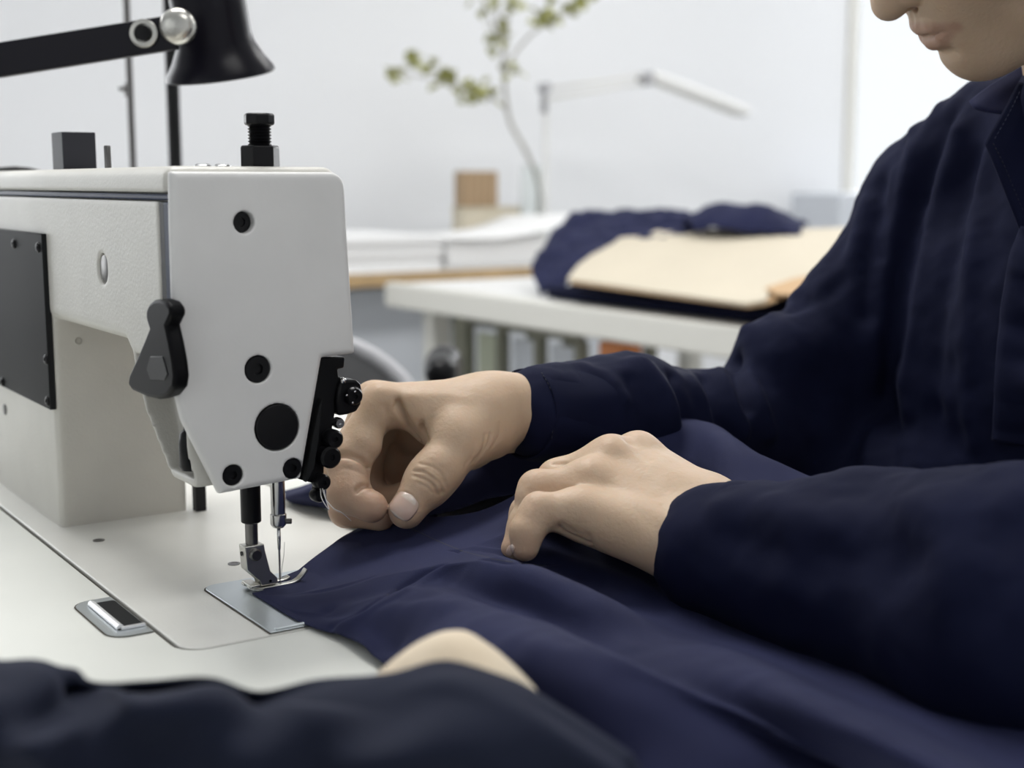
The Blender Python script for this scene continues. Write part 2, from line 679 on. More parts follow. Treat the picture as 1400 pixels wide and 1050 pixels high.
def sd_poly(px, pz, poly):
    """signed distance to a 2D polygon"""
    P = np.asarray(poly, float)
    d = np.full(px.shape, 1e9)
    s = np.ones(px.shape)
    for i in range(len(P)):
        a, b = P[i], P[i - 1]
        e = b - a
        wx, wz = px - a[0], pz - a[1]
        t = np.clip((wx * e[0] + wz * e[1]) / (e @ e), 0, 1)
        d = np.minimum(d, (wx - e[0] * t)**2 + (wz - e[1] * t)**2)
        c1, c2, c3 = pz >= a[1], pz < b[1], e[0] * wz > e[1] * wx
        s = np.where((c1 & c2 & c3) | (~c1 & ~c2 & ~c3), -s, s)
    return s * np.sqrt(d)
# ------------------------------------------------------------------ the room
FLOOR = -0.76
WALLY = 3.6
tag(MB().box((-3.2, -3.0, FLOOR - 0.05), (9.0, WALLY + 0.2, FLOOR)).build('floor', M['floor']), kind='structure')
CEIL = 2.0
RX0, RX1, RY0 = -3.2, 8.0, -3.0
tag(MB().box((RX0 - 0.2, RY0 - 0.2, CEIL), (RX1 + 0.2, WALLY + 0.2, CEIL + 0.1)).build('ceiling', M['wall']), kind='structure')
tag(MB().box((RX0, RY0 - 0.2, FLOOR), (RX1, RY0, CEIL)).build('wall_front', M['wall']), kind='structure')
tag(MB().box((RX1, RY0, FLOOR), (RX1 + 0.2, WALLY + 0.2, CEIL)).build('wall_right', M['wall']), kind='structure')


def wall_with_windows(name, p0, along, length, thick, holes_, first):
    """a wall from p0 running `along`, with openings (a0, a1, z0, z1) filled by framed, glazed windows"""
    p0, along, thick = np.array(p0, float), np.array(along, float), np.array(thick, float)
    tn_ = unit(thick)
    mb = MB()

    def slab(m, a0, a1, z0, z1, t0=0.0, t1=None):
        t1 = np.linalg.norm(thick) if t1 is None else t1
        A, B_ = p0 + along * a0 + tn_ * t0, p0 + along * a1 + tn_ * t1
        m.box((min(A[0], B_[0]), min(A[1], B_[1]), z0), (max(A[0], B_[0]), max(A[1], B_[1]), z1))
    prev = 0.0
    for a0, a1, z0, z1 in holes_:
        slab(mb, prev, a0, FLOOR, CEIL)
        slab(mb, a0, a1, FLOOR, z0)
        slab(mb, a0, a1, z1, CEIL)
        prev = a1
    slab(mb, prev, length, FLOOR, CEIL)
    tag(mb.build(name, M['wall']), kind='structure')
    for n_, (a0, a1, z0, z1) in enumerate(holes_):
        t_ = 0.06
        fr = MB()
        slab(fr, a0, a0 + t_, z0, z1, -0.02, 0.1)
        slab(fr, a1 - t_, a1, z0, z1, -0.02, 0.1)
        slab(fr, a0 + t_, a1 - t_, z0, z0 + t_, -0.02, 0.1)
        slab(fr, a0 + t_, a1 - t_, z1 - t_, z1, -0.02, 0.1)
        w = tag(fr.build('window_%d' % (first + n_), M['trim'], bevel=0.004), kind='structure')
        m0 = (a0 + a1) / 2
        for q0, q1 in ((a0 + t_, m0 - 0.012), (m0 + 0.012, a1 - t_)):
            m = MB()
            slab(m, q0, q1, z0 + t_, z1 - t_, 0.03, 0.036)
            m.build('pane', M['pane'], w)
        m = MB()
        slab(m, m0 - 0.012, m0 + 0.012, z0 + t_, z1 - t_, 0.0, 0.07)
        m.build('mullion', M['white'], w)
        m = MB()
        slab(m, a0 - 0.05, a1 + 0.05, z0 - 0.03, z0, -0.1, -0.001)
        m.build('window_sill', M['white'], w, bevel=0.004)


# back wall: one window behind the machine, one at the right; left wall: two windows
wall_with_windows('wall_back', (RX0, WALLY, 0), (1, 0, 0), RX1 - RX0, (0, 0.2, 0), [(1.3, 3.5, -0.2, 1.9), (7.56, 9.8, 0.02, 1.9)], 1)
wall_with_windows('wall_left', (RX0, RY0, 0), (0, 1, 0), WALLY - RY0, (-0.2, 0, 0), [(0.3, 1.6, 0.05, 1.75), (1.8, 3.1, 0.05, 1.75)], 3)
for _i, (_x, _y) in enumerate([(0.3, 0.95), (2.6, 0.95), (4.9, 0.95), (0.3, -1.2), (2.6, -1.2), (2.6, 2.35), (4.9, 2.35)]):  # unseen panels, added to carry the extra ceiling light
    cl = thing('added_ceiling_panel', (_x, _y, CEIL - 0.04), 'unseen flat white ceiling panel added ' + ('above the sewing machine', 'above the cutting table', 'beyond the cutting table', 'behind the sewing table', 'behind the person', 'above the back desk', 'before the right window')[_i], 'lamp', 'added ceiling panels')
    MB().box((_x - 0.62, _y - 0.32, CEIL - 0.04), (_x + 0.62, _y - 0.29, CEIL)).box((_x - 0.62, _y + 0.29, CEIL - 0.04), (_x + 0.62, _y + 0.32, CEIL)).box((_x - 0.62, _y - 0.29, CEIL - 0.04), (_x - 0.59, _y + 0.29, CEIL)).box((_x + 0.59, _y - 0.29, CEIL - 0.04), (_x + 0.62, _y + 0.29, CEIL)).build('frame', M['white'], cl)
    MB().box((_x - 0.585, _y - 0.285, CEIL - 0.03), (_x + 0.585, _y + 0.285, CEIL - 0.02)).build('diffuser', M['paper'], cl)

# ------------------------------------------------------------------ the sewing table
TX0, TX1, TY0, TY1, TH = -0.27, 0.33, -0.62, 0.92, 0.035
table = thing('sewing_table', (0.03, 0.15, FLOOR), 'pale laminate sewing table with the machine bed set flush into its top', 'table')
BX0, BX1, BY0, BY1 = -0.0804, 0.0962, -0.0720, 0.44   # the machine bed
g = 0.0030
outer = [(TX0, TY0), (TX1, TY0), (TX1, TY1), (TX0, TY1)]
inner = rrect(BX0 - g, BY0 - g, BX1 + g, BY1 + g, 0.0145, 8)
bm = bmesh.new()
for zz in (0.0, -TH):
    ov = [bm.verts.new((x, y, zz)) for x, y in outer]
    iv = [bm.verts.new((x, y, zz)) for x, y in inner]
    ed = [bm.edges.new((ov[i], ov[(i + 1) % 4])) for i in range(4)] + [bm.edges.new((iv[i], iv[(i + 1) % len(iv)])) for i in range(len(iv))]
    r = bmesh.ops.triangle_fill(bm, edges=ed, use_beauty=True)
    for fc in [q for q in r['geom'] if isinstance(q, bmesh.types.BMFace)]:
        if (fc.normal.z > 0) != (zz == 0):
            fc.normal_flip()
    if zz == 0:
        o1, i1 = ov, iv
    else:
        for k in range(4):
            bm.faces.new((o1[(k + 1) % 4], o1[k], ov[k], ov[(k + 1) % 4]))
        for k in range(len(iv)):
            bm.faces.new((i1[k], i1[(k + 1) % len(iv)], iv[(k + 1) % len(iv)], iv[k]))
bm.verts.index_update()
tv = [tuple(v.co) for v in bm.verts]
tf = [tuple(v.index for v in fc.verts) for fc in bm.faces]
bm.free()
link('table_top', tv, tf, M['tabletop'], table)
# the rubber edging of the cut-out
edge_o, edge_i = rrect(BX0 - g, BY0 - g, BX1 + g, BY1 + g, 0.0145, 8), rrect(BX0 - 0.0005, BY0 - 0.0005, BX1 + 0.0005, BY1 + 0.0005, 0.0120, 8)
n = len(edge_o)
link('cutout_edging', [(x, y, -0.0018) for x, y in edge_o] + [(x, y, -0.0018) for x, y in edge_i] + [(x, y, -0.03) for x, y in edge_o] + [(x, y, -0.03) for x, y in edge_i],
     [(i, (i + 1) % n, n + (i + 1) % n, n + i) for i in range(n)] + [(2 * n + i, 3 * n + i, 3 * n + (i + 1) % n, 2 * n + (i + 1) % n) for i in range(n)]
     + [(i, 2 * n + i, 2 * n + (i + 1) % n, (i + 1) % n) for i in range(n)] + [(n + i, n + (i + 1) % n, 3 * n + (i + 1) % n, 3 * n + i) for i in range(n)], M['gasket'], table)
for x in (TX0 + 0.06, TX1 - 0.06):
    for y in (TY0 + 0.1, TY1 - 0.1):
        MB().box((x - 0.025, y - 0.025, FLOOR), (x + 0.025, y + 0.025, -TH)).build('leg', M['cream'], table, bevel=0.004)
for y in (TY0 + 0.1, TY1 - 0.1):
    MB().box((TX0 + 0.085, y - 0.02, FLOOR + 0.1), (TX1 - 0.085, y + 0.02, FLOOR + 0.14)).build('stretcher', M['cream'], table)
# hinge plate let into the table along the bed's back edge
hp = [on_ for on_ in rrect(-0.1045, -0.0365, BX0 - g - 0.0003, 0.0305, 0.010, 6, (1, 0, 0, 1))]
hinge = MB().prism([(x, y, 0.0001) for x, y in hp], (0, 0, 0.0005)).build('hinge_plate', M['brushed'], table)
ring = rrect(-0.1045, -0.0365, BX0 - g - 0.0003, 0.0305, 0.010, 6, (1, 0, 0, 1))
ring2 = rrect(-0.1054, -0.0374, BX0 - g - 0.0003, 0.0314, 0.011, 6, (1, 0, 0, 1))
k = len(ring)
link('hinge_plate_edge', [(x, y, 0.0003) for x, y in ring] + [(x, y, 0.0003) for x, y in ring2], [(i, (i + 1) % k, k + (i + 1) % k, k + i) for i in range(k)], M['gasket'], hinge)
hw = rrect(-0.0985, -0.0265, BX0 - g - 0.001, 0.0225, 0.002, 3)
MB().prism([(x, y, 0.0007) for x, y in hw], (0, 0, 0.0004)).build('hinge_recess', M['plate'], hinge)
MB().tube([(-0.0965, -0.0255, 0.0012), (-0.0965, 0.0215, 0.0012)], 0.0020, 14).build('hinge_pin', M['hingebar'], hinge, smooth=True, auto=40)
MB().box((-0.0965, -0.0272, 0.0008), (BX0 - g - 0.001, -0.0258, 0.0022)).build('hinge_lip', M['hingebar'], hinge)

# ------------------------------------------------------------------ the sewing machine
mach = thing('sewing_machine', (0.0, 0.15, -0.04), 'cream industrial sewing machine with black fittings, set into the pale table', 'sewing machine')
# bed: a rounded slab with the plate opening recessed
bed = MB().prism([(x, y, -0.04) for x, y in rrect(BX0, BY0, BX1, BY1, 0.0118, 8)], (0, 0, 0.04)).build('bed', M['bed'], mach, bevel=0.0008)
for px, py in ((135, 739), (320, 771)):
    c = onz(px, py)
    MB().lathe((c[0], c[1], 0.0), (0, 0, 1), [(0.0036, 0), (0.0036, 0.0004), (0.0022, 0.0004), (0.002, 0.00015), (0, 0.00015)], 18).build('bed_screw', M['darksteel'], bed)
# slide plate and needle plate
pl = rrect(-0.0372, BY0 + 0.0004, 0.030, 0.0200, 0.0075, 6, (0, 0, 0, 1))
pe = rrect(-0.0381, BY0 + 0.0002, 0.0309, 0.0209, 0.0082, 6, (0, 0, 0, 1))
MB().prism([(x, y, 0.0001) for x, y in pe], (0, 0, 0.0002)).build('plate_gap', M['gasket'], bed)
sp = MB().prism([(x, y, 0.0001) for x, y in pl], (0, 0, 0.0010)).build('needle_plate', M['brushed'], mach, bevel=0.0004)
MB().lathe((-0.0135, 0.0095, 0.0011), (0, 0, 1), [(0.0038, 0), (0.0034, 0.0003), (0, 0.0003)], 18).build('plate_screw', M['blackmat'], sp)
MB().box((-0.0345, BY0 + 0.0004, 0.0011), (0.028, BY0 + 0.0026, 0.0024)).build('slide_lip', M['brushed'], sp, bevel=0.0005)

# arm, column and head casting
XS, XF, ZT = -0.0635, 0.0290, 0.2262
YF = -0.030
B = Field((-0.075, -0.032, -0.006), (0.045, 0.45, 0.236), 0.0015)
B.box((XS, 0.194, -0.03), (0.021, 0.44, 0.20), 0.004)
B.box((XS, -0.0225, 0.134), (XF, 0.44, ZT), 0.0065)
head_xz = [(XS, 0.222), (XF, 0.222), (XF + 0.001, 0.1295), (0.0125, 0.1285), (-0.0005, 0.0665), (-0.0545, 0.0645), (-0.0622, 0.1000), (XS, 0.118)]
head_yz = [(-0.0225, 0.0645), (-0.0225, 0.215), (0.060, 0.215), (0.052, 0.1365), (0.041, 0.1285), (0.0345, 0.112), (0.0150, 0.0690), (0.0105, 0.0645)]


def head_fn(x, y, z):
    a = sd_poly(np.broadcast_to(x, (x.shape[0], 1, z.shape[2])).astype(float), np.broadcast_to(z, (x.shape[0], 1, z.shape[2])).astype(float), head_xz)
    b = sd_poly(np.broadcast_to(y, (1, y.shape[1], z.shape[2])).astype(float), np.broadcast_to(z, (1, y.shape[1], z.shape[2])).astype(float), head_yz)
    return smax(a, b, 0.004).astype(np.float32)


B.put((-0.075, -0.032, 0.05), (0.045, 0.08, 0.235), head_fn, 0.0)
# recess in the back of the head, seal channels, plug hole
rec_yz = [(-0.0200, 0.0705), (-0.0200, 0.1290), (0.0360, 0.1290), (0.0310, 0.1120), (0.0118, 0.0705)]


def recess_fn(x, y, z):
    b = sd_poly(np.broadcast_to(y, (1, y.shape[1], z.shape[2])).astype(float), np.broadcast_to(z, (1, y.shape[1], z.shape[2])).astype(float), rec_yz)
    return smax(b, x + 0.0455, 0.002).astype(np.float32)


B.put((-0.075, -0.025, 0.065), (-0.04, 0.04, 0.135), recess_fn, 0, 'sub')
B.box((-0.09, -0.0262, 0.085), (-0.0585, -0.0080, 0.2092), 0.0008, op='sub')
B.box((-0.09, -0.0262, 0.2091), (-0.0595, 0.50, 0.2131), 0.0006, op='sub')
hc = on(140, 367, 0, XS)
B.cone((-0.09, hc[1], hc[2]), (XS + 0.0025, hc[1], hc[2]), 0.0085, op='sub')
V, Fc = B.mesh(1)
body = link('machine_arm', V, Fc, M['paint'], mach, smooth=True)
MB().lathe((XS + 0.0022, hc[1], hc[2]), (-1, 0, 0), [(0.0078, 0), (0.0076, 0.001), (0.0066, 0.0013), (0, 0.0013)], 24).build('arm_plug', M['darksteel'], body, smooth=True, auto=40)
c = on(108, 466, 1, 0.194)
MB().lathe((c[0], 0.1942, c[2]), (0, -1, 0), [(0.0024, 0), (0.0022, 0.0006), (0.0014, 0.0006), (0.0014, 0.0001), (0, 0.0001)], 16).build('column_screw', M['nickel'], body)
# blue-black seal strips in the channels; the black strip paints the shaded end wall
MB().box((-0.0633, -0.0255, 0.2096), (-0.0560, 0.438, 0.2126)).build('seal_shade_strip', M['seam'], mach, bevel=0.0008)
MB().box((-0.0634, -0.0240, 0.116), (-0.0560, -0.0152, 0.2090)).build('seal_shade_strip', M['seam'], mach, bevel=0.0012)
MB().box((-0.0629, -0.0150, 0.128), (-0.0560, -0.0083, 0.2088)).build('seal_shade_strip', M['blackmat'], mach, bevel=0.0006)
# face plate with its screws and plugs
fp = [(-0.0640, 0.2235), (0.0292, 0.2235), (0.0300, 0.200), (0.0336, 0.1285), (0.0142, 0.1277), (0.0007, 0.0650), (-0.0445, 0.0624), (-0.0625, 0.1020), (-0.0652, 0.1153), (-0.0646, 0.195)]
Q = Field((-0.072, -0.037, 0.055), (0.040, -0.018, 0.232), 0.0008)


def face_fn(x, y, z):
    a = sd_poly(np.broadcast_to(x, (x.shape[0], 1, z.shape[2])).astype(float), np.broadcast_to(z, (x.shape[0], 1, z.shape[2])).astype(float), fp)
    r = 0.0045
    q, w = a + r - 0.0015, np.abs(y + 0.0262) - 0.0038 + 0.0022
    u = np.abs(y + 0.0262) - 0.0038
    top = np.sqrt((np.broadcast_to(x, a.shape) - 0.0213)**2 + (z - 0.2155)**2) - 0.0080          # rounded top corner by the operator
    cut = np.where((x > 0.0213) & (z > 0.2155), top, -1)
    return smax(np.maximum(a, cut), u, 0.0042).astype(np.float32)


Q.put((-0.07, -0.036, 0.056), (0.039, -0.019, 0.231), face_fn, 0)
holes = {'h1': (334, 304, 0.0056), 'h2': (353, 505, 0.0072), 'plug': (379, 584, 0.0123), 's1': (319, 650, 0.0056), 's2': (401, 641, 0.0056)}
hp3 = {}
for kx, (px, py, r) in holes.items():
    p = on(px, py, 1, YF)
    hp3[kx] = (p[0], p[2], r)
    Q.cone((p[0], -0.06, p[2]), (p[0], -0.0262 if kx != 'plug' else -0.0292, p[2]), r, op='sub')
V, Fc = Q.mesh(1)
face = link('face_plate', V, Fc, M['face'], mach, smooth=True)
for kx, (x, z, r) in hp3.items():
    r2 = r * 0.96
    if kx == 'plug':
        MB().lathe((x, -0.0285, z), (0, -1, 0), [(r2, 0), (r2, 0.0016), (r2 - 0.0006, 0.0022), (0, 0.0024)], 40).build('rubber_plug', M['black'], face, smooth=True, auto=40)
    else:
        y0, h = (-0.0245, 0.0012) if kx == 'h1' else (-0.0245, 0.0046)
        MB().lathe((x, y0, z), (0, -1, 0), [(r2, 0), (r2, h - 0.0006), (r2 - 0.0006, h), (r * 0.42, h), (r * 0.38, h - 0.0018), (0, h - 0.0018)], 28).build('face_screw', M['black'], face, smooth=True, auto=40)
# black side plate with button screws
sp1 = on(62, 321, 0, XS - 0.002)
side = MB().box((XS - 0.0030, 0.1945, 0.0765), (XS + 0.001, 0.37, 0.1868)).build('side_cover_plate', M['plate'], mach, bevel=0.0006)
for px, py in ((20, 333), (53, 338), (64, 491), (4, 522), (66, 548), (7, 560)):
    p = on(px, py, 0, XS - 0.003)
    if p[2] < 0.075 or (px, py) == (7, 560):
        p = on(px, py, 0, XS)
        MB().lathe((XS + 0.0005, p[1], p[2]), (-1, 0, 0), [(0.0042, 0), (0.0036, 0.0012), (0, 0.0014)], 18).build('column_plug', M['black'], body, smooth=True, auto=40)
    else:
        MB().lathe((XS - 0.0029, p[1], p[2]), (-1, 0, 0), [(0.0033, 0), (0.0031, 0.0010), (0.0022, 0.0017), (0.0013, 0.0017), (0.0012, 0.0008), (0, 0.0008)], 18).build('button_screw', M['black'], side, smooth=True, auto=40)
# presser foot lifter lever
lv = [(203, 415), (209, 410), (217, 409), (226, 412), (232, 420), (233, 431), (226, 446), (231, 468), (236, 496), (238, 515), (236, 531), (227, 542), (214, 546), (200, 543), (180, 534), (174, 526), (176, 513), (187, 488), (198, 462), (203, 449), (199, 436), (199, 424)]
lever = MB().prism([on(px, py, 0, -0.0725) for px, py in lv], (0.0080, 0, 0)).build('lifter_lever', M['lever'], mach, bevel=0.0026)
pb = on(216, 430, 0, -0.0725)
MB().lathe((XS + 0.006, pb[1] + 0.004, pb[2]), (-1, 0, 0), [(0.0050, 0), (0.0050, 0.0120), (0, 0.0120)], 24).build('lever_pivot', M['black'], lever, smooth=True, auto=40)
sh = [(200, 505), (205, 487), (222, 487), (229, 512), (224, 521), (205, 519)]
MB().prism([on(px, py, 0, -0.0729) for px, py in sh], (0.0012, 0, 0)).build('thumb_pad', M['blackmat'], lever, bevel=0.0005)
# knob in the recess of the head
kp = on(266, 640, 1, -0.010)
MB().lathe((-0.0525, -0.0130, 0.0735), (0, 0, 1), [(0.0052, 0), (0.0062, 0.002), (0.0062, 0.014), (0.0054, 0.019), (0.0036, 0.021), (0.0036, 0.027), (0, 0.0275)], 20).build('thread_trimmer_knob', M['black'], mach, smooth=True, auto=40)
# things on top: presser spring bolt, block, pin, screws
bt = on(356, 226, 1, 0.0)
tb = MB().lathe((bt[0], 0.0, ZT - 0.001), (0, 0, 1), [(0.0102, 0), (0.0102, 0.0112), (0.0094, 0.0120), (0, 0.0120)], 6, 0.3).build('lock_nut', M['black'], mach, bevel=0.0006)
prof = [(0.0056, 0)]
for i in range(7):
    prof += [(0.0062, 0.0006 + i * 0.0016), (0.0052, 0.0014 + i * 0.0016)]
MB().lathe((bt[0], 0.0, ZT + 0.0108), (0, 0, 1), prof, 20).build('thread_stem', M['black'], tb, smooth=True, auto=30)
MB().lathe((bt[0], 0.0, ZT + 0.0212), (0, 0, 1), [(0.0070, 0), (0.0080, 0.0010), (0.0080, 0.0052), (0.0070, 0.0062), (0, 0.0064)], 8, 0.2).build('bolt_head', M['black'], tb, bevel=0.0005)
blk = on(85, 230, 0, -0.045)
MB().box((-0.0475, blk[1] - 0.012, ZT - 0.001), (-0.0265, blk[1] + 0.012, ZT + 0.0235)).build('top_block', M['cube'], mach, bevel=0.0006)
pn = on(148, 230, 0, -0.035)
MB().lathe((-0.035, pn[1], ZT - 0.002), (0, 0, 1), [(0.0021, 0), (0.0021, 0.0155), (0.0017, 0.016), (0, 0.016)], 14).build('top_pin', M['darksteel'], mach, smooth=True, auto=40)
for px in (277, 304):
    p = on(px, 224, 1, 0.015)
    MB().lathe((p[0], 0.015, ZT - 0.001), (0, 0, 1), [(0.0046, 0), (0.0044, 0.0018), (0.003, 0.0026), (0, 0.0026)], 18).build('top_screw', M['steel'], mach, smooth=True, auto=40)
# hand wheel at the far end
MB().lathe((-0.015, 0.4405, 0.165), (0, 1, 0), [(0.02, 0), (0.03, 0.006), (0.062, 0.01), (0.066, 0.014), (0.066, 0.03), (0.06, 0.034), (0.03, 0.03), (0, 0.03)], 40).build('hand_wheel', M['blackmat'], mach, smooth=True, auto=40)
# needle bar, clamp, needle
nb = on(380, 700, 1, 0.0)
nx = 0.0
nbar = MB().lathe((nx, 0, 0.040), (0, 0, 1), [(0.0036, 0), (0.0039, 0.0004), (0.0039, 0.034), (0.0, 0.034)], 22).build('needle_bar', M['steel'], mach, smooth=True, auto=40)
ncl = MB().lathe((nx, 0, 0.0330), (0, 0, 1), [(0.0030, 0), (0.0040, 0.0012), (0.0044, 0.0018), (0.0044, 0.0072), (0.0040, 0.0076), (0, 0.0076)], 22).build('needle_clamp', M['steel'], nbar, smooth=True, auto=40)
MB().lathe((nx + 0.0030, -0.0015, 0.0362), (0.85, -0.5, 0), [(0.0016, 0), (0.0016, 0.0034), (0.0012, 0.0038), (0, 0.0038)], 12).build('clamp_screw', M['darksteel'], nbar, smooth=True, auto=40)
MB().lathe((nx, 0, 0.0020), (0, 0, 1), [(0.0001, 0), (0.00055, 0.003), (0.0006, 0.018), (0.00085, 0.019), (0.00105, 0.0240), (0.00105, 0.032), (0, 0.032)], 10).build('needle', M['steel'], nbar, smooth=True)
# presser bar and foot (the foot points to the operator)
pbx = on(343, 700, 1, 0.0)[0]
pbar = MB().lathe((pbx, 0, 0.0250), (0, 0, 1), [(0.0034, 0), (0.0034, 0.0145), (0, 0.0145)], 20).build('presser_bar', M['darksteel'], mach, smooth=True, auto=40)
MB().lathe((pbx, 0, 0.0380), (0, 0, 1), [(0.0048, 0), (0.0054, 0.0006), (0.0054, 0.034), (0, 0.034)], 22).build('bar_bushing', M['black'], pbar, smooth=True, auto=40)
foot = thing('presser_foot', (pbx, 0, 0.0006), None, None)
foot.parent = mach
foot.location = Vector((pbx, 0, 0.0006)) - Vector(mach.location)
q = pbx
shank = [(q - 0.0060, 0.0262), (q + 0.0052, 0.0262), (q + 0.0058, 0.0220), (q + 0.0085, 0.0105), (q + 0.0125, 0.0062), (q + 0.0125, 0.0030), (q + 0.0030, 0.0030), (q + 0.0020, 0.0060), (q - 0.0052, 0.0130)]
MB().prism([(x, -0.0045, z) for x, z in shank], (0, 0.0082, 0)).build('foot_shank', M['nickel'], foot, bevel=0.0006)
MB().lathe((q - 0.0002, -0.0043, 0.0212), (0, -1, 0), [(0.0034, 0), (0.0034, 0.0016), (0.0026, 0.0024), (0, 0.0024)], 20).build('foot_screw', M['darksteel'], foot, smooth=True, auto=40)
MB().lathe((q - 0.0060, 0.0, 0.0215), (-1, 0, 0), [(0.0013, 0), (0.0012, 0.0003), (0, 0.0003)], 12).build('shank_hole', M['black'], foot)
for y0, ln in ((-0.0060, 0.0120), (0.0018, 0.0065)):
    pts = [(q - 0.0045, 0.0042), (q + 0.0000, 0.0026), (q + 0.0120, 0.0026), (q + 0.0185, 0.0026)]
    if ln > 0.01:
        pts += [(q + 0.0215, 0.0029), (q + 0.0245, 0.0042), (q + 0.0272, 0.0066), (q + 0.0290, 0.0090)]
    else:
        pts += [(q + 0.0205, 0.0030), (q + 0.0225, 0.0040)]
    prv = [(x, z) for x, z in pts] + [(x + (0.0009 if i > 3 else 0), z - 0.0013) for i, (x, z) in list(enumerate(pts))[::-1]]
    MB().prism([(x, y0, z) for x, z in prv], (0, 0.0040, 0)).build('foot_toe', M['nickel'], foot, bevel=0.0004)
MB().box((q - 0.004, -0.0070, 0.0034), (q + 0.0015, 0.0062, 0.0050)).build('foot_hinge', M['nickel'], foot, bevel=0.0005)
MB().lathe((q + 0.0082, -0.0046, 0.0052), (0, -1, 0), [(0.0008, 0), (0.0008, 0.0002), (0, 0.0002)], 10).build('foot_hole', M['black'], foot)
# dark post beyond the head
pp = onz(272, 697)
MB().box((pp[0] - 0.0035, 0.1865, 0.0), (pp[0] + 0.0035, 0.1935, 0.06)).build('bed_post', M['blackmat'], mach)
# thread guides and tension parts on the operator's side of the head
YG = -0.0185


def gpoly(name, pts, depth, par, y=YG, bev=0.0010, mat='black'):
    return MB().prism([on(px, py, 1, y) for px, py in pts], (0, depth, 0)).build(name, M[mat], par, bevel=bev)


tg = gpoly('thread_guide_bracket', [(432, 488), (472, 488), (471, 503), (462, 505), (463, 515), (470, 517), (462, 530), (459, 562), (452, 600), (447, 614), (440, 640), (432, 662), (408, 655), (418, 600), (430, 520)], 0.009, mach)
gpoly('thread_cover', [(441, 545), (436, 600), (430, 640), (419, 660), (417, 655), (428, 596), (436, 556)], 0.004, tg, y=-0.0225, bev=0.0005, mat='plate')


def gdisc(name, px, py, r, h=0.007, mat='black', y=YG - 0.001):
    p = on(px, py, 1, y)
    return MB().lathe((p[0], y + 0.003, p[2]), (0, -1, 0), [(r * 0.92, 0), (r, 0.0008), (r, h - 0.0014), (r * 0.8, h), (r * 0.3, h), (r * 0.26, h - 0.0012), (0, h - 0.0012)], 26).build(name, M[mat], tg, smooth=True, auto=40)


kn = gpoly('tension_knob', [(464, 524), (470, 519), (488, 519), (494, 525), (496, 536), (494, 553), (488, 563), (476, 567), (463, 569), (460, 550)], 0.010, tg, y=YG - 0.003, bev=0.0024)
gdisc('knob_hub', 482, 541, 0.0050, 0.0065, y=YG - 0.0035)
for px, py in ((476, 541), (484, 551), (487, 536)):  # steel dots standing in for highlights at the knob's small holes
    p = on(px, py, 1, YG - 0.0085)
    MB().lathe((p[0], YG - 0.0066, p[2]), (0, -1, 0), [(0.0007, 0), (0.0006, 0.0008), (0, 0.001)], 10).build('knob_glint', M['steel'], kn, smooth=True)
p = on(467, 521, 1, YG)
MB().lathe(p, (0, -1, 0.2), [(0.0016, 0), (0.0020, 0.001), (0.0016, 0.003), (0, 0.0034)], 12).build('spring_tip', M['steel'], tg, smooth=True)
gdisc('guide_stud', 462, 578, 0.0030, 0.006, 'steel')
gdisc('guide_wheel', 452, 599, 0.0052, 0.009)
gdisc('guide_wheel', 446, 623, 0.0060, 0.010)
gdisc('guide_eye', 438, 658, 0.0044, 0.008)
gdisc('guide_eye', 433, 677, 0.0034, 0.008)
gpoly('guide_stem', [(432, 612), (444, 612), (443, 660), (442, 684), (428, 684), (433, 660)], 0.005, tg, bev=0.0008)
# threads
yt = -0.006
MB().tube(spline([on(389, 741, 1, -0.002), on(388, 760, 1, -0.002), on(385, 780, 1, -0.001), on(384, 797, 1, -0.0006)], 10), 0.00016, 6).build('needle_thread', M['thread'], mach, smooth=True)
MB().tube(spline([on(441, 668, 1, yt - 0.02), on(445, 682, 1, yt - 0.025), on(453, 692, 1, yt - 0.03), on(466, 700, 1, yt - 0.02), on(480, 712, 1, yt)], 16), 0.00022, 6).build('guide_thread', M['thread'], mach, smooth=True)
MB().tube(spline([on(438, 668, 1, yt - 0.02), on(441, 684, 1, yt - 0.03), on(450, 697, 1, yt - 0.03), on(446, 684, 1, yt - 0.028), on(443, 670, 1, yt - 0.02)], 18), 0.00022, 6).build('guide_thread', M['thread'], mach, smooth=True)

# ------------------------------------------------------------------ thread stand behind the machine
st = at(240, 228, 1.42)
ts = thing('thread_stand', (st[0], st[1], 0.0), 'dark metal thread stand with a thick and a thin upright behind the sewing machine', 'thread stand')
s1 = at(182, 228, 1.42)
MB().lathe((st[0], st[1], 0.0), (0, 0, 1), [(0.035, 0), (0.035, 0.012), (0.012, 0.02), (0.0068, 0.024), (0.0068, 0.62), (0, 0.62)], 20).build('post', M['blackmat'], ts, smooth=True, auto=40)
MB().lathe((s1[0], s1[1], 0.0), (0, 0, 1), [(0.025, 0), (0.025, 0.01), (0.0036, 0.014), (0.0036, 0.60), (0, 0.60)], 16).build('rod', M['darksteel'], ts, smooth=True, auto=40)
c1 = at(176, 122, 1.42)
MB().lathe((c1[0], c1[1], c1[2] - 0.008), (0, 0, 1), [(0.0050, 0), (0.0050, 0.014), (0, 0.014)], 14).build('clamp_collar', M['darksteel'], ts, smooth=True, auto=40)
MB().cyl((c1[0] - 0.002, c1[1] - 0.002, c1[2]), (c1[0] - 0.011, c1[1] - 0.004, c1[2]), 0.0022).build('clamp_screw', M['darksteel'], ts)
MB().tube([(s1[0], s1[1], 0.55), (st[0], st[1], 0.55)], 0.005, 10).build('crossbar', M['blackmat'], ts, smooth=True)

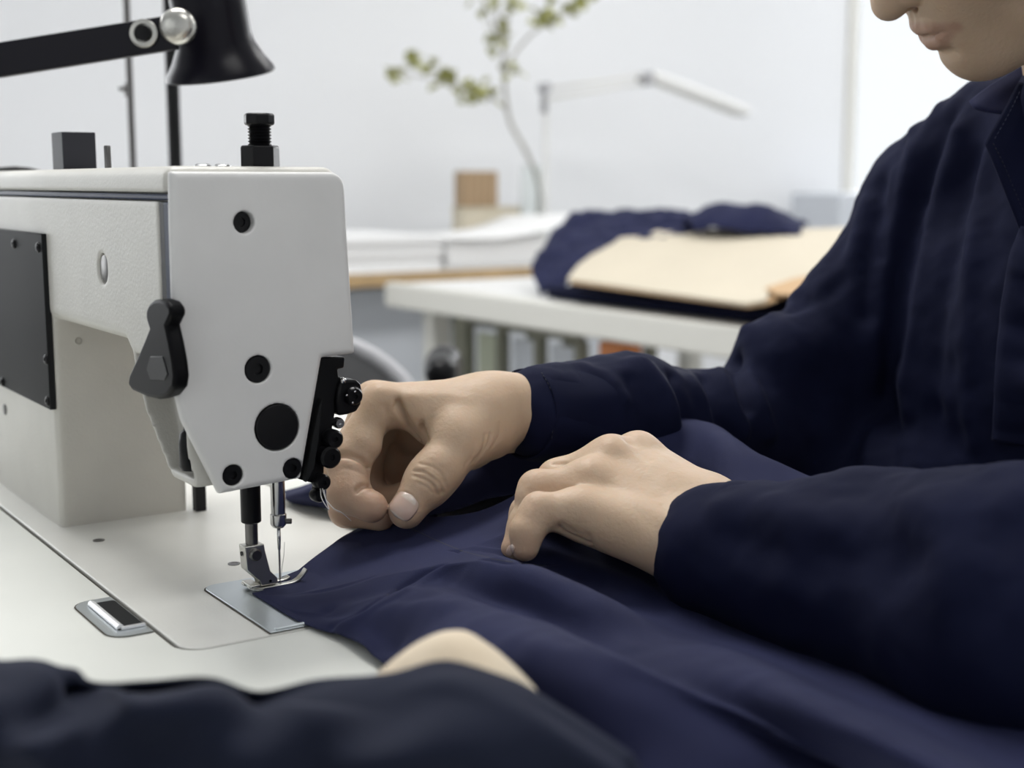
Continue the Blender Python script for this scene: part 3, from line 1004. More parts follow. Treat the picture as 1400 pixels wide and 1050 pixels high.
# ------------------------------------------------------------------ work lamp over the machine
LD = 0.98
lc = at(292, 20, LD)
lamp = thing('work_lamp', tuple(onz(-120, 640)), 'black bell-shaped work lamp on a flat black arm above the sewing machine', 'lamp')
ax = unit(at(300, 95, LD) - at(283, -30, LD) + 0.012 * Fh * -1)
ax = unit(np.array([0, 0, -1.0]) * 0.95 + RT * 0.10 + Fh * 0.20)
top = at(277, -38, LD)
sc_ = LD / FPX
prof = [(0.012, -0.012), (0.026, -0.006), (0.0275, 0.0), (0.0275, 0.045), (0.029, 0.052), (0.034, 0.062), (0.0395, 0.070), (0.0405, 0.0735), (0.0395, 0.0745), (0.0330, 0.066), (0.026, 0.054), (0.022, 0.045), (0, 0.045)]
MB().lathe(top, ax, prof, 44).build('lamp_shade', M['lampblack'], lamp, smooth=True, auto=50)
a0, a1 = at(240, 44, LD - 0.034), at(-260, 124, LD - 0.02)
d = unit(a1 - a0)
wv = unit(np.cross(d, Fh))
if wv[2] < 0:
    wv = -wv
nv = np.cross(d, wv)
arm = MB().obox((a0 + a1) / 2, d * (np.linalg.norm(a1 - a0) / 2), wv * 0.0118, nv * 0.004).build('lamp_arm', M['lampblack'], lamp, bevel=0.0015)
kb = at(243, 36, LD - 0.040)
MB().lathe(kb + Fh * 0.006, -Fh, [(0.0118, 0), (0.0125, 0.002), (0.0125, 0.008), (0.010, 0.0125), (0.006, 0.014), (0, 0.0145)], 20).build('knuckle_knob', M['nickel'], arm, smooth=True, auto=50)
rb = at(195, 45, LD - 0.0415)
MB().lathe(rb + Fh * 0.004, -Fh, [(0.0098, 0), (0.0098, 0.0022), (0.0085, 0.0030), (0.0065, 0.0026), (0.0060, 0.0008), (0, 0.0008)], 24).build('pivot_washer', M['nickel'], arm, smooth=True, auto=50)
MB().lathe(rb + Fh * 0.002, -Fh, [(0.0055, 0), (0.0055, 0.003), (0, 0.0034)], 16).build('pivot_screw', M['black'], arm, smooth=True, auto=50)
e1 = a1
base = onz(-260, 600)
e2 = np.array([e1[0], e1[1], 0.0])
MB().tube([e1, e1 + np.array([0, 0, -0.06]), np.array([e1[0], e1[1], 0.03])], 0.008, 12).build('lamp_post', M['lampblack'], lamp, smooth=True)
MB().lathe(e2, (0, 0, 1), [(0.04, 0), (0.04, 0.015), (0.014, 0.03), (0, 0.03)], 24).build('lamp_base', M['lampblack'], lamp, smooth=True, auto=40)
lamp_o = lamp
# ------------------------------------------------------------------ the cloth under the needle


def zrow(pts):
    return [onz(px, py, z) for px, py, z in pts]


cloth = thing('navy_fabric_piece', (0.12, -0.10, 0.001), 'navy cotton garment panel being fed under the needle, spread in long folds over the table', 'fabric')
rows = [
    [(368, 795, .0022), (440, 752, .009), (530, 706, .020), (600, 695, .030), (660, 676, .040), (718, 652, .047), (790, 632, .05), (880, 625, .052), (960, 645, .048), (1040, 690, .042), (1200, 740, .028), (1450, 820, .02)],
    [(366, 800, .0020), (450, 765, .009), (540, 727, .020), (600, 722, .029), (660, 712, .036), (720, 700, .038), (800, 700, .032), (900, 720, .022), (1020, 770, .013), (1200, 830, .01), (1450, 910, .01)],
    [(362, 806, .0016), (450, 785, .009), (540, 757, .018), (600, 750, .024), (660, 756, .025), (700, 769, .022), (780, 797, .012), (880, 838, .007), (1020, 890, .005), (1200, 960, .005), (1450, 1070, .005)],
    [(356, 810, .0014), (440, 812, .006), (540, 787, .016), (600, 763, .027), (650, 766, .033), (703, 788, .034), (788, 831, .028), (874, 876, .019), (960, 914, .024), (1100, 985, .034), (1250, 1055, .036), (1450, 1150, .036)],
    [(352, 811, .0013), (440, 822, .006), (530, 808, .013), (590, 788, .020), (650, 812, .021), (720, 836, .021), (831, 890, .017), (960, 944, .020), (1080, 1005, .024), (1250, 1088, .024), (1400, 1170, .022)],
    [(348, 812, .0012), (435, 838, .005), (500, 824, .014), (560, 808, .024), (640, 832, .034), (720, 854, .041), (831, 900, .042), (960, 958, .031), (1080, 1020, .017), (1250, 1115, .010)],
    [(346, 812.5, .0012), (430, 850, .003), (490, 850, .011), (560, 850, .020), (640, 880, .034), (720, 908, .037), (831, 962, .031), (960, 1030, .018), (1080, 1100, .005)],
    [(345, 813, .0012), (425, 857, .0018), (470, 872, .003), (508, 890, .006), (530, 915, .003), (570, 960, .001), (650, 1010, .001), (750, 1060, .001), (850, 1120, .001), (950, 1200, .001)],
]
NU, NV = 420, 260
G = patch([zrow(r) for r in rows], NU, NV)
CF = grid_faces(NV, NU)


def on_cloth(G_, F_):
    return bvh_of(G_.reshape(-1, 3), F_)


# long drape lines and pulls, as ridges and furrows
tree = on_cloth(G, CF)
V = G.reshape(-1, 3)
lines = [([(395, 800), (450, 790), (520, 762), (560, 757)], 0.0022, 0.005), ([(400, 812), (470, 800), (540, 775)], -0.0020, 0.005),
         ([(470, 858), (540, 840), (610, 832)], 0.0030, 0.007), ([(520, 880), (600, 862), (700, 890)], -0.0025, 0.008),
         ([(640, 790), (740, 825), (860, 890)], 0.0016, 0.006), ([(700, 880), (850, 950), (1000, 1030)], 0.0030, 0.012),
         ([(760, 900), (900, 975), (1050, 1049)], -0.0025, 0.010), ([(450, 835), (500, 845), (540, 880)], -0.0025, 0.006),
         ([(553, 719), (590, 737), (640, 757), (690, 768), (760, 775)], -0.0022, 0.0020), ([(556, 712), (594, 730), (644, 750), (694, 761)], 0.0012, 0.0025),
         ([(455, 858), (500, 832), (553, 800), (600, 772), (628, 759)], -0.0022, 0.0020), ([(464, 864), (508, 838), (562, 806), (608, 778), (636, 765)], 0.0014, 0.0028),
         ([(760, 770), (860, 800), (960, 850)], 0.003, 0.010)]
for pts, amp, w in lines:
    L = [h for h, _ in hit_line(tree, pts, 20)]
    if len(L) > 1:
        dd = poly_dist(V, np.array(L))
        fade = np.clip((V[:, 2] - 0.0015) / 0.004, 0, 1)
        V[:, 2] += amp * np.exp(-(dd / w)**2) * fade
sc0 = np.clip(V[:, 2] / 0.02, 0.05, 1)
for i in range(len(V)):
    x, y = V[i, 0], V[i, 1]
    V[i, 2] += sc0[i] * (0.0016 * noise.noise((x * 26, y * 26, 3.1)) + 0.0006 * noise.noise((x * 75, y * 75, 9.0)))
rn = np.hypot(V[:, 0], V[:, 1])
V[:, 2] = np.minimum(V[:, 2], 0.0014 + np.maximum(0, rn - 0.024) * 0.30)
V[:, 2] = np.maximum(V[:, 2], 0.0014)
panel = link('fabric_panel', V, CF, M['navy2'], cloth, smooth=True, solid=0.0007)
tree = bvh_of(V, CF)


def stitches(name, pts, tree_, mat, parent, pitch=0.0032, r=0.0003, lift=0.00025, n=240, on_=0.62):
    L = hit_line(tree_, pts, n)
    mb = MB()
    if len(L) < 3:
        return None
    P = np.array([p + m * lift for p, m in L])
    s = np.concatenate([[0], np.cumsum(np.linalg.norm(np.diff(P, axis=0), axis=1))])
    t = 0.0
    while t < s[-1] - pitch:
        q = [np.array([np.interp(t + pitch * on_ * e, s, P[:, k]) for k in range(3)]) for e in (0, 0.5, 1)]
        mb.tube(q, [r * 0.5, r, r * 0.5], 5)
        t += pitch
    o = mb.build(name, mat, parent, smooth=True)
    return tag(o, kind='stuff')


def welt(name, pts, tree_, mat, parent, r=0.0008, n=60, lift=0.0):
    L = hit_line(tree_, pts, n)
    if len(L) < 3:
        return None
    P = [p + m * lift for p, m in L]
    rs = [r * min(1, 0.2 + i / 4, 0.2 + (len(P) - 1 - i) / 4) for i in range(len(P))]
    return MB().tube(P, rs, 8).build(name, mat, parent, smooth=True)


welt('seam', [(553, 719), (590, 737), (640, 757), (690, 768), (760, 775)], tree, M['stitch'], panel, 0.0008)
welt('seam', [(455, 858), (500, 832), (553, 800), (600, 772), (628, 759)], tree, M['stitch'], panel, 0.0007)
stitches('seam_stitching', [(462, 862), (506, 836), (560, 803), (606, 775), (633, 762)], tree, M['stitchlt'], panel, r=0.00022)
stitches('seam_stitching', [(556, 713), (594, 731), (644, 751), (690, 762)], tree, M['stitchlt'], panel, r=0.0002)
stitches('edge_stitching', [(395, 790), (450, 758), (500, 730), (528, 716)], tree, M['stitch'], panel, r=0.00022)
# the rest of the garment, heaped behind the hands
rows2 = [
    [(540, 712, .001), (640, 668, .001), (710, 640, .001), (800, 636, .001), (935, 640, .001), (1030, 680, .001), (1120, 705, .001), (1240, 715, .001)],
    [(540, 705, .010), (600, 660, .026), (640, 638, .036), (708, 620, .046), (800, 617, .050), (935, 617, .053), (1015, 655, .050), (1120, 684, .042), (1240, 690, .036)],
    [(545, 712, .012), (640, 668, .024), (710, 642, .034), (800, 640, .038), (935, 640, .044), (1015, 680, .042), (1120, 705, .036), (1240, 712, .030)],
    [(550, 722, .006), (640, 690, .014), (715, 672, .020), (800, 670, .022), (935, 670, .028), (1015, 705, .028), (1120, 730, .024), (1240, 740, .020)],
]
G2 = patch([zrow(r) for r in rows2], 110, 44)
G2 = wrinkle(G2, 0.003, 34, 5.0)
G2[..., 2] = np.maximum(G2[..., 2], 0.001) - np.maximum(G2[..., 0] - (TX1 + 0.004), 0) * 2.2
link('fabric_back_panel', G2.reshape(-1, 3), grid_faces(44, 110), M['navy2'], cloth, smooth=True, solid=0.0007)
# tail of the cloth that has passed the needle, on the bed beyond the head
rows3 = [
    [(384, 677, .001), (430, 664, .001), (500, 652, .001), (580, 655, .001)],
    [(388, 674, .004), (432, 660, .014), (500, 640, .022), (585, 640, .022)],
    [(392, 681, .006), (440, 676, .016), (500, 668, .020), (590, 672, .016)],
    [(398, 686, .001), (445, 694, .004), (480, 712, .006), (540, 722, .006), (600, 715, .006)],
]
G3 = patch([zrow(r) for r in rows3], 80, 40)
G3 = wrinkle(G3, 0.002, 40, 2.0)
G3[..., 2] = np.maximum(G3[..., 2], 0.001)
link('fabric_tail', G3.reshape(-1, 3), grid_faces(40, 80), M['navy2'], cloth, smooth=True, solid=0.0007)

# ------------------------------------------------------------------ garment lying in the foreground
gar = thing('folded_garment', tuple(onz(300, 1010)), 'slate navy garment heaped on the near end of the pale table, blurred', 'garment')
cr = [(-90, 905, .062), (0, 910, .062), (60, 910, .064), (105, 931, .060), (200, 934, .060), (290, 933, .060), (350, 950, .057), (420, 938, .060), (530, 926, .063), (620, 905, .068), (700, 934, .063), (765, 972, .055), (870, 1040, .043), (960, 1105, .03)]


def off(dy, dz, mul=1.0, dx=0):
    return [(px + dx, py + dy, max(0.001, z * mul + dz)) for px, py, z in cr]


g1 = off(16, 0, 0)
g2 = off(0, 0)
g3 = [(px, py + d_, z + e) for (px, py, z), d_, e in zip(cr, (26, 26, 30, 12, 14, 16, 14, 20, 26, 30, 26, 22, 20, 16), (.002, .003, .001, -.008, -.010, -.010, -.004, .000, .001, .001, .001, 0, 0, 0))]
g4 = [(px, py + d_, z + e) for (px, py, z), d_, e in zip(cr, (60, 62, 70, 45, 48, 46, 44, 52, 60, 64, 60, 52, 45, 36), (.000, .001, -.006, -.002, .003, .003, .002, .001, -.002, -.003, -.002, 0, 0, 0))]
g5 = [(px, py + d_, z + e) for (px, py, z), d_, e in zip(cr, (105, 108, 112, 96, 92, 90, 90, 100, 110, 115, 110, 95, 85, 70), (-.010, -.006, -.004, -.006, -.010, -.006, -.003, -.008, -.004, -.008, -.010, -.01, -.01, -.01))]
g6 = off(190, 0, 0.45)
g7 = off(260, 0, 0)
GG = patch([zrow(r) for r in (g1, off(10, 0, 0.5), off(4, 0, 0.85), g2, g3, g4, g5, g6, g7)], 200, 110)
GG = wrinkle(GG, 0.0015, 26, 4.0)
_u = np.linspace(0, 1, GG.shape[1])
GG[..., 2] *= np.clip(np.minimum(_u / 0.07, (1 - _u) / 0.10), 0, 1)[None, :] ** 0.6
GG[..., 2] = np.maximum(GG[..., 2], 0.0008)
link('garment_cloth', GG.reshape(-1, 3), grid_faces(110, 200), M['navy3'], gar, smooth=True, solid=0.001)
lin = [
    [(512, 940, .040), (560, 908, .044), (620, 890, .044), (690, 918, .042), (738, 962, .036)],
    [(517, 926, .052), (545, 902, .058), (578, 880, .064), (612, 868, .068), (634, 868, .068), (664, 884, .064), (702, 916, .058), (730, 946, .050)],
    [(524, 934, .057), (566, 900, .066), (620, 880, .072), (684, 908, .066), (732, 955, .053)],
    [(532, 944, .056), (572, 918, .064), (620, 912, .067), (692, 940, .062), (738, 968, .052)],
]
GL = patch([zrow(r) for r in lin], 60, 30)
tag(link('garment_lining', GL.reshape(-1, 3), grid_faces(30, 60), M['beige'], gar, smooth=True, solid=0.0012), 'beige folded lining showing at the garment edge')
# ------------------------------------------------------------------ the person at the machine
person = thing('person', (0.58, -0.15, FLOOR), 'person in a navy work jacket guiding the fabric with both hands', 'person')


def joints(*p):
    return [at(*q) for q in p]


H1 = 0.0010
# ---- right hand: pinching the fabric edge between thumb and index finger
wrR = at(708, 566, 0.826)
allp = joints((440, 500, .76), (780, 730, .76), (440, 500, .88), (780, 730, .88))
lo, hi = np.min(allp, 0) - 0.01, np.max(allp, 0) + 0.01
palm = Field(lo, hi, H1)
mcp = joints((521, 553, .797), (512, 551, .818), (520, 560, .838), (538, 572, .854))
car = joints((668, 556, .812), (672, 556, .826), (676, 560, .84), (680, 570, .85))
for a, b, ra, rb in zip(car, mcp, (.0165, .017, .0165, .0155), (.0118, .0120, .0112, .0100)):
    palm.cone(a, b, ra, rb, 0.012)
palm.cone(at(668, 562, .815), at(762, 556, .834), 0.0205, 0.0205, 0.014)
palm.cone(at(675, 572, .832), at(762, 566, .850), 0.0200, 0.0205, 0.014)
palm.cone(at(655, 584, .803), at(622, 598, .790), 0.0175, 0.0140, 0.012)          # ball of the thumb
palm.cone(at(652, 566, .803), at(575, 562, .794), 0.0150, 0.0110, 0.012)          # muscle between thumb and index finger
palm.cone(at(628, 584, .790), at(585, 592, .800), 0.0095, 0.0060, 0.010)          # web
palm.cone(at(600, 612, .868), at(545, 655, .868), 0.0125, 0.0120, 0.006)
palm.cone(at(640, 610, .835), at(570, 600, .845), 0.0150, 0.0110, 0.012)          # heel of the hand, palm side
fing = []


def finger(pts, rs, k=0.006):
    F_ = palm.like()
    F_.chain(pts, rs, k)
    fing.append(F_)
    return F_


ix = joints((521, 553, .797), (473, 627, .786), (473, 676, .774), (508, 693, .768))
f_ = finger(ix, (.0116, .0108, .0097, .0092))
f_.cone(at(500, 610, .786), at(488, 628, .785), 0.0092, 0.0085, 0.006)            # pad of the first phalanx
f_.cone(at(482, 646, .779), at(484, 668, .774), 0.0092, 0.0085, 0.006)            # pad of the second phalanx
f_.groove(joints((478, 624, .776), (492, 628, .775), (505, 637, .776)), 0.0004, 0.0022)
f_.groove(joints((493, 664, .765), (505, 664, .764), (514, 667, .764)), 0.0004, 0.0020)
mx_ = joints((512, 551, .818), (466, 645, .811), (474, 697, .799), (520, 706, .793))
finger(mx_, (.0120, .0104, .0095, .0086))
rx = joints((520, 560, .838), (497, 648, .836), (520, 690, .822), (556, 676, .816))
finger(rx, (.0112, .0102, .0092, .0084))
px_ = joints((538, 572, .854), (535, 645, .852), (556, 676, .838), (584, 655, .832))
finger(px_, (.0100, .0090, .0084, .0076))
th = joints((668, 588, .806), (630, 604, .788), (590, 652, .777), (556, 698, .769))
t_ = finger(th, (.0165, .0148, .0124, .0104), 0.008)
t_.cone(at(604, 640, .778), at(584, 662, .776), 0.0128, 0.0124, 0.006)
for k in range(6):                                                                # wrinkles over the thumb's knuckle
    o_ = (k - 2.5) * 6.0
    t_.groove(joints((578 - o_ * .55, 640 + o_ * .8, .7655), (590 - o_ * .60, 645 + o_ * .72, .7625), (604 - o_ * .60, 657 + o_ * .66, .7655)), 0.0002, 0.0011)
f = None
for F_ in fing:
    d_ = smin(palm.f, F_.f, 0.008)
    f = d_ if f is None else np.minimum(f, d_)
palm.f = f
palm.groove(joints((546, 556, .785), (556, 575, .786), (566, 592, .789), (581, 610, .786)), 0.0034, 0.0022)
palm.groove(joints((575, 575, .787), (582, 592, .786), (585, 606, .785)), 0.0022, 0.0018)
for x0, y0 in ((660, 602), (666, 598), (674, 590), (654, 606)):                   # folds at the wrist
    palm.groove(joints((x0, y0, .789), (x0 - 5, y0 + 14, .789), (x0 - 20, y0 + 32, .791)), 0.0012, 0.0013)
RV, RF = palm.mesh(1)


def creases(V_, F_, lines_):
    """press skin creases (mm) into the surface along lines seen from the front"""
    tr = bvh_of(V_, F_)
    nn = vnormals(V_, F_)
    d_ = np.zeros(len(V_))
    for pts, dep, w_ in lines_:
        L_ = [h for h, _ in hit_line(tr, pts, 26)]
        keep_ = L_[:1]
        for q in L_[1:]:
            if np.linalg.norm(q - keep_[-1]) < 0.012:
                keep_.append(q)
        if len(keep_) > 1:
            dd_ = poly_dist(V_, np.array(keep_))
            d_ += dep * 0.001 * np.exp(-(dd_ / (w_ * 0.001))**2)
    return V_ - nn * d_[:, None]


RV = creases(RV, RF, [
    ([(462, 622), (474, 622), (486, 625), (497, 631), (506, 641)], 2.6, 1.9), ([(488, 671), (495, 665), (505, 664), (515, 668)], 2.2, 1.6),
    ([(543, 548), (549, 560), (553, 572), (560, 586), (570, 598), (578, 610)], 2.0, 1.9), ([(577, 577), (582, 590), (585, 603)], 1.2, 1.5),
    ([(526, 556), (531, 572), (530, 590)], 0.9, 2.2), ([(546, 548), (540, 556), (536, 566)], 0.6, 1.4),
    ([(574, 634), (590, 638), (602, 647), (609, 660)], 0.55, 0.9), ([(566, 644), (578, 645), (590, 652), (601, 662), (605, 674)], 0.95, 1.0),
    ([(565, 650), (580, 655), (592, 664), (598, 676)], 0.85, 1.0), ([(570, 660), (582, 665), (591, 673)], 0.5, 0.9), ([(584, 640), (600, 652), (612, 668)], 0.4, 0.9),
    ([(590, 648), (596, 656), (600, 668)], -0.7, 2.0),
    ([(664, 594), (660, 614), (647, 631)], 0.7, 1.0), ([(671, 592), (667, 607), (651, 631)], 0.55, 1.0), ([(684, 578), (682, 596), (672, 612)], 0.4, 1.2), ([(650, 600), (648, 616), (636, 636)], 0.4, 1.2),
    ([(533, 690), (537, 679), (546, 673), (558, 675), (568, 683), (573, 695)], 0.55, 0.9), ([(470, 640), (484, 643), (496, 648)], 0.35, 1.2),
    ([(640, 545), (600, 540), (560, 542)], -0.6, 4.0), ([(520, 532), (540, 536), (560, 540)], -0.6, 4.0),
])

# ---- left hand: fingers bent, holding the cloth down
allp = joints((670, 570, .64), (1090, 820, .64), (670, 570, .78), (1090, 820, .78))
lo, hi = np.min(allp, 0) - 0.005, np.max(allp, 0) + 0.005
palm = Field(lo, hi, H1)
fing = []
mcpL = joints((872, 621, .757), (836, 627, .742), (806, 657, .724), (786, 699, .703))
carL = joints((960, 690, .735), (955, 700, .722), (950, 715, .709), (945, 735, .698))
for a, b, ra, rb in zip(carL, mcpL, (.0165, .0165, .0160, .0155), (.0112, .0114, .0106, .0100)):
    palm.cone(a, b, ra, rb, 0.012)
palm.cone(at(968, 702, .722), at(1048, 722, .700), 0.0180, 0.0175, 0.014)
palm.cone(at(948, 746, .694), at(1080, 760, .662), 0.0180, 0.0200, 0.014)
palm.cone(at(806, 709, .706), at(935, 752, .692), 0.0125, 0.0170, 0.012)          # edge of the hand
palm.cone(at(900, 690, .725), at(830, 660, .735), 0.0150, 0.0110, 0.016)
f_ = finger(joints((872, 621, .757), (785, 652, .772), (735, 690, .768), (725, 730, .764)), (.0112, .0100, .0090, .0080))
f_ = finger(joints((836, 627, .742), (762, 655, .748), (722, 702, .746), (708, 746, .742)), (.0114, .0102, .0092, .0080))
f_ = finger(joints((806, 657, .724), (738, 671, .723), (719, 718, .717), (704, 750, .712)), (.0106, .0098, .0086, .0074))
f_.cone(at(733, 668, .722), at(729, 680, .720), 0.0098, 0.0096, 0.003)
f_ = finger(joints((786, 699, .703), (739, 700, .699), (720, 726, .694), (718, 749, .693)), (.0100, .0088, .0078, .0070))
f_.cone(at(736, 697, .698), at(731, 704, .697), 0.0090, 0.0088, 0.003)
finger(joints((930, 720, .74), (860, 745, .755), (810, 745, .758), (770, 745, .757)), (.0160, .0130, .0110, .0090), 0.008)
f = None
for F_ in fing:
    d_ = smin(palm.f, F_.f, 0.0085)
    f = d_ if f is None else np.minimum(f, d_)
palm.f = f
# knuckles, tendons and the creases between the fingers
for p, r in (((872, 607, .748), .0075), ((836, 614, .733), .0085), ((806, 644, .714), .0075), ((787, 688, .693), .0065)):
    palm.groove([at(*p), at(p[0] + 6, p[1] + 4, p[2])], -0.0013, r)
for a, b in (((872, 605, .745), (960, 665, .722)), ((838, 612, .731), (948, 680, .712)), ((808, 645, .712), (940, 700, .699))):
    palm.groove([at(*a), at(*b)], -0.0008, 0.0045)
palm.groove(joints((856, 606, .738), (862, 620, .738), (885, 640, .730)), 0.0016, 0.0040)
palm.groove(joints((726, 674, .712), (750, 671, .711), (783, 671, .710), (800, 672, .711)), 0.0010, 0.0022)
palm.groove(joints((766, 722, .692), (782, 730, .690), (806, 744, .689)), 0.0012, 0.0022)
LV_, LF_ = palm.mesh(1)
LV_ = creases(LV_, LF_, [
    ([(742, 672), (765, 668), (788, 661)], 0.9, 1.6), ([(757, 634), (775, 634), (797, 632)], 0.8, 1.6),
    ([(766, 722), (775, 729), (790, 736), (806, 744)], 1.2, 1.6), ([(804, 732), (808, 741), (811, 750)], 1.0, 1.6), ([(770, 716), (778, 722), (786, 728)], 0.6, 1.2),
    ([(860, 600), (868, 612), (884, 628)], 0.9, 3.5), ([(846, 622), (880, 655), (915, 690)], 0.6, 5.0), ([(815, 650), (860, 690), (910, 730)], 0.6, 5.0),
    ([(905, 690), (930, 720), (935, 760)], 0.3, 1.5),
])

# ---- head, in its own frame (f forward, l to the person's left, u up), then bent over the work
HC = np.array([0.424, -0.144, 0.3966])
hf, hl, hu = np.array([-0.6185, 0.4303, -0.6575]), np.array([-0.4695, -0.8733, -0.1298]), np.array([-0.63, 0.2284, 0.7422])


def hp_(f_, l_, u_):
    return HC + hf * f_ + hl * l_ + hu * u_


AX = [hf, hl, hu]
corners = [hp_(a, b, c_) for a in (-.13, .14) for b in (-.10, .10) for c_ in (-.16, .16)]
NB = np.array([0.535, -0.150, 0.235])
lo, hi = np.min(corners + [NB - 0.08], 0), np.max(corners + [NB + 0.08], 0)
HD = Field(lo, hi, 0.0016)
HD.ell(hp_(-0.008, 0, 0.048), AX, (0.096, 0.074, 0.088))
HD.ell(hp_(0.040, 0, -0.006), AX, (0.056, 0.058, 0.074), 0.03)
HD.cone(hp_(-0.020, 0, -0.045), NB, 0.052, 0.058, 0.03)
for s in (-1, 1):
    HD.cone(hp_(0.018, s * 0.048, -0.040), hp_(0.066, s * 0.014, -0.058), 0.015, 0.017, 0.022)
    HD.ell(hp_(0.062, s * 0.036, -0.002), AX, (0.026, 0.024, 0.026), 0.02)
    HD.ell(hp_(-0.006, s * 0.076, 0.006), [unit(hf + hl * s * 0.5), unit(hl - hf * s * 0.5), hu], (0.017, 0.006, 0.031), 0.006)
    HD.ell(hp_(0.092, s * 0.030, 0.032), AX, (0.012, 0.016, 0.011), 0.008, 'sub')
    HD.ell(hp_(0.074, s * 0.031, 0.032), AX, (0.014, 0.015, 0.013), 0.006)
    HD.cone(hp_(0.088, s * 0.012, 0.051), hp_(0.078, s * 0.045, 0.050), 0.007, 0.005, 0.012)
HD.cone(hp_(0.076, 0, -0.058), hp_(0.080, 0, -0.056), 0.0185, 0.0185, 0.02)
HD.ell(hp_(0.074, 0, -0.028), AX, (0.024, 0.030, 0.026), 0.02)
# nose, lips and chin


def face_detail(D):
    D.cone(hp_(0.090, 0, 0.036), hp_(0.1065, 0, -0.001), 0.0080, 0.0100, 0.008)
    D.cone(hp_(0.1065, 0, -0.001), hp_(0.1075, 0, -0.0025), 0.0102, 0.0100, 0.004)
    for s in (-1, 1):
        D.ell(hp_(0.0945, s * 0.0115, -0.0045), AX, (0.0100, 0.0065, 0.0075), 0.004)
        D.ell(hp_(0.0985, s * 0.0060, -0.0125), AX, (0.0050, 0.0028, 0.0030), 0.002, 'sub')
        D.chain([hp_(0.0985, 0, -0.0268), hp_(0.0968, s * 0.010, -0.0272), hp_(0.0860, s * 0.0245, -0.0315)], (0.0060, 0.0054, 0.0024), 0.004)
        D.chain([hp_(0.0975, 0, -0.0378), hp_(0.0955, s * 0.010, -0.0372), hp_(0.0855, s * 0.0225, -0.0325)], (0.0066, 0.0060, 0.0026), 0.004)
        D.groove([hp_(0.1040, 0, -0.0322), hp_(0.1000, s * 0.010, -0.0318), hp_(0.0885, s * 0.0265, -0.0318), hp_(0.0850, s * 0.0300, -0.0312)], 0.0038, 0.0017)
        D.groove([hp_(0.1030, s * 0.0035, -0.0150), hp_(0.1035, s * 0.0045, -0.0225)], -0.0007, 0.0018)
    D.groove([hp_(0.1010, 0, -0.0150), hp_(0.1030, 0, -0.0225)], 0.0010, 0.0020)
    D.groove([hp_(0.0975, -0.012, -0.0470), hp_(0.0995, 0, -0.0465), hp_(0.0975, 0.012, -0.0470)], 0.0022, 0.0050)
    D.cone(hp_(0.0775, 0, -0.0575), hp_(0.0800, 0, -0.0600), 0.0185, 0.0165, 0.012)


face_detail(HD)
HV, HF = HD.mesh(1)
HV = creases(HV, HF, [([(1240, 14), (1246, 26), (1249, 38)], -0.6, 1.6),
                      ([(1244, 14), (1258, 8), (1262, -4)], 1.0, 1.8)])
# the rest of the body, mostly under the clothes
shR, shL = at(1302, 282, 1.0), np.array([0.545, -0.345, 0.195])
elR, wR = at(1088, 585, 1.02), at(740, 562, 0.835)
elL, wL = np.array([0.285, -0.430, 0.050]), at(1030, 750, 0.684)
TC = np.array([0.575, -0.160, 0.02])
TOR = Field((0.10, -0.56, -0.74), (0.86, 0.20, 0.33), 0.007)
TOR.ell(TC, [(1, 0, 0), (0, 1, 0), (0, 0, 1)], (0.095, 0.15, 0.24))
TOR.cone(shR, shL, 0.045, 0.045, 0.03)
TOR.cone(TC + np.array([-0.02, 0, 0.2]), NB, 0.06, 0.05, 0.03)
TOR.cone(np.array([0.62, -0.22, -0.24]), np.array([0.62, -0.10, -0.24]), 0.11, 0.11, 0.05)
for s, sh_, el_, wr_ in ((1, shR, elR, wR), (-1, shL, elL, wL)):
    TOR.chain([sh_, el_, wr_], (0.042, 0.034, 0.024), 0.02)
    hip = np.array([0.60, -0.16 + s * 0.09, -0.25])
    kne = np.array([0.20, -0.16 + s * 0.12, -0.22])
    ank = np.array([0.24, -0.16 + s * 0.12, -0.66])
    TOR.chain([hip, kne, ank], (0.075, 0.055, 0.040), 0.03)
BV, BF = TOR.mesh(1)
allV, allF, k0 = [], [], 0
for v, f in ((RV, RF), (LV_, LF_), (HV, HF), (BV, BF)):
    allV.append(v)
    allF.append(f + k0)
    k0 += len(v)
SV, SF = np.concatenate(allV), np.concatenate(allF)
bodyo = link('body', SV, SF, M['skin'], person, smooth=True)
# tint: lips, redder knuckles and fingertips, and the shade painted on the right fingers
tint = np.zeros(len(SV))
for s in (-1, 1):
    for ln_ in ([hp_(0.103, 0, -0.0265), hp_(0.100, s * 0.010, -0.0275), hp_(0.089, s * 0.0245, -0.0318)], [hp_(0.103, 0, -0.0380), hp_(0.100, s * 0.010, -0.0375), hp_(0.089, s * 0.0225, -0.0325)]):
        dd = poly_dist(SV, np.array(ln_))
        tint = np.maximum(tint, 0.5 * np.clip((0.0070 - dd) / 0.0025, 0, 1))
for p, r, a_ in ((ix[2], .024, .36), (ix[3], .020, .46), (mx_[2], .022, .40), (mx_[3], .02, .4), (rx[2], .03, .4), (px_[2], .03, .4), (th[3], .018, .22), (th[2], .016, .12), (ix[1], .016, .16),
               (mcpL[1], .016, .10), (mcpL[2], .014, .08), (at(735, 665, .715), .014, .12), (at(735, 695, .69), .012, .12), (at(705, 752, .705), .014, .30), (at(716, 752, .69), .012, .30), (ix[0], .016, .06)):
    dd = np.linalg.norm(SV - p, axis=1)
    tint = np.maximum(tint, a_ * np.exp(-(dd / r)**2))
at_ = bodyo.data.attributes.new('tint', 'FLOAT', 'POINT')
at_.data.foreach_set('value', tint.astype(np.float32))


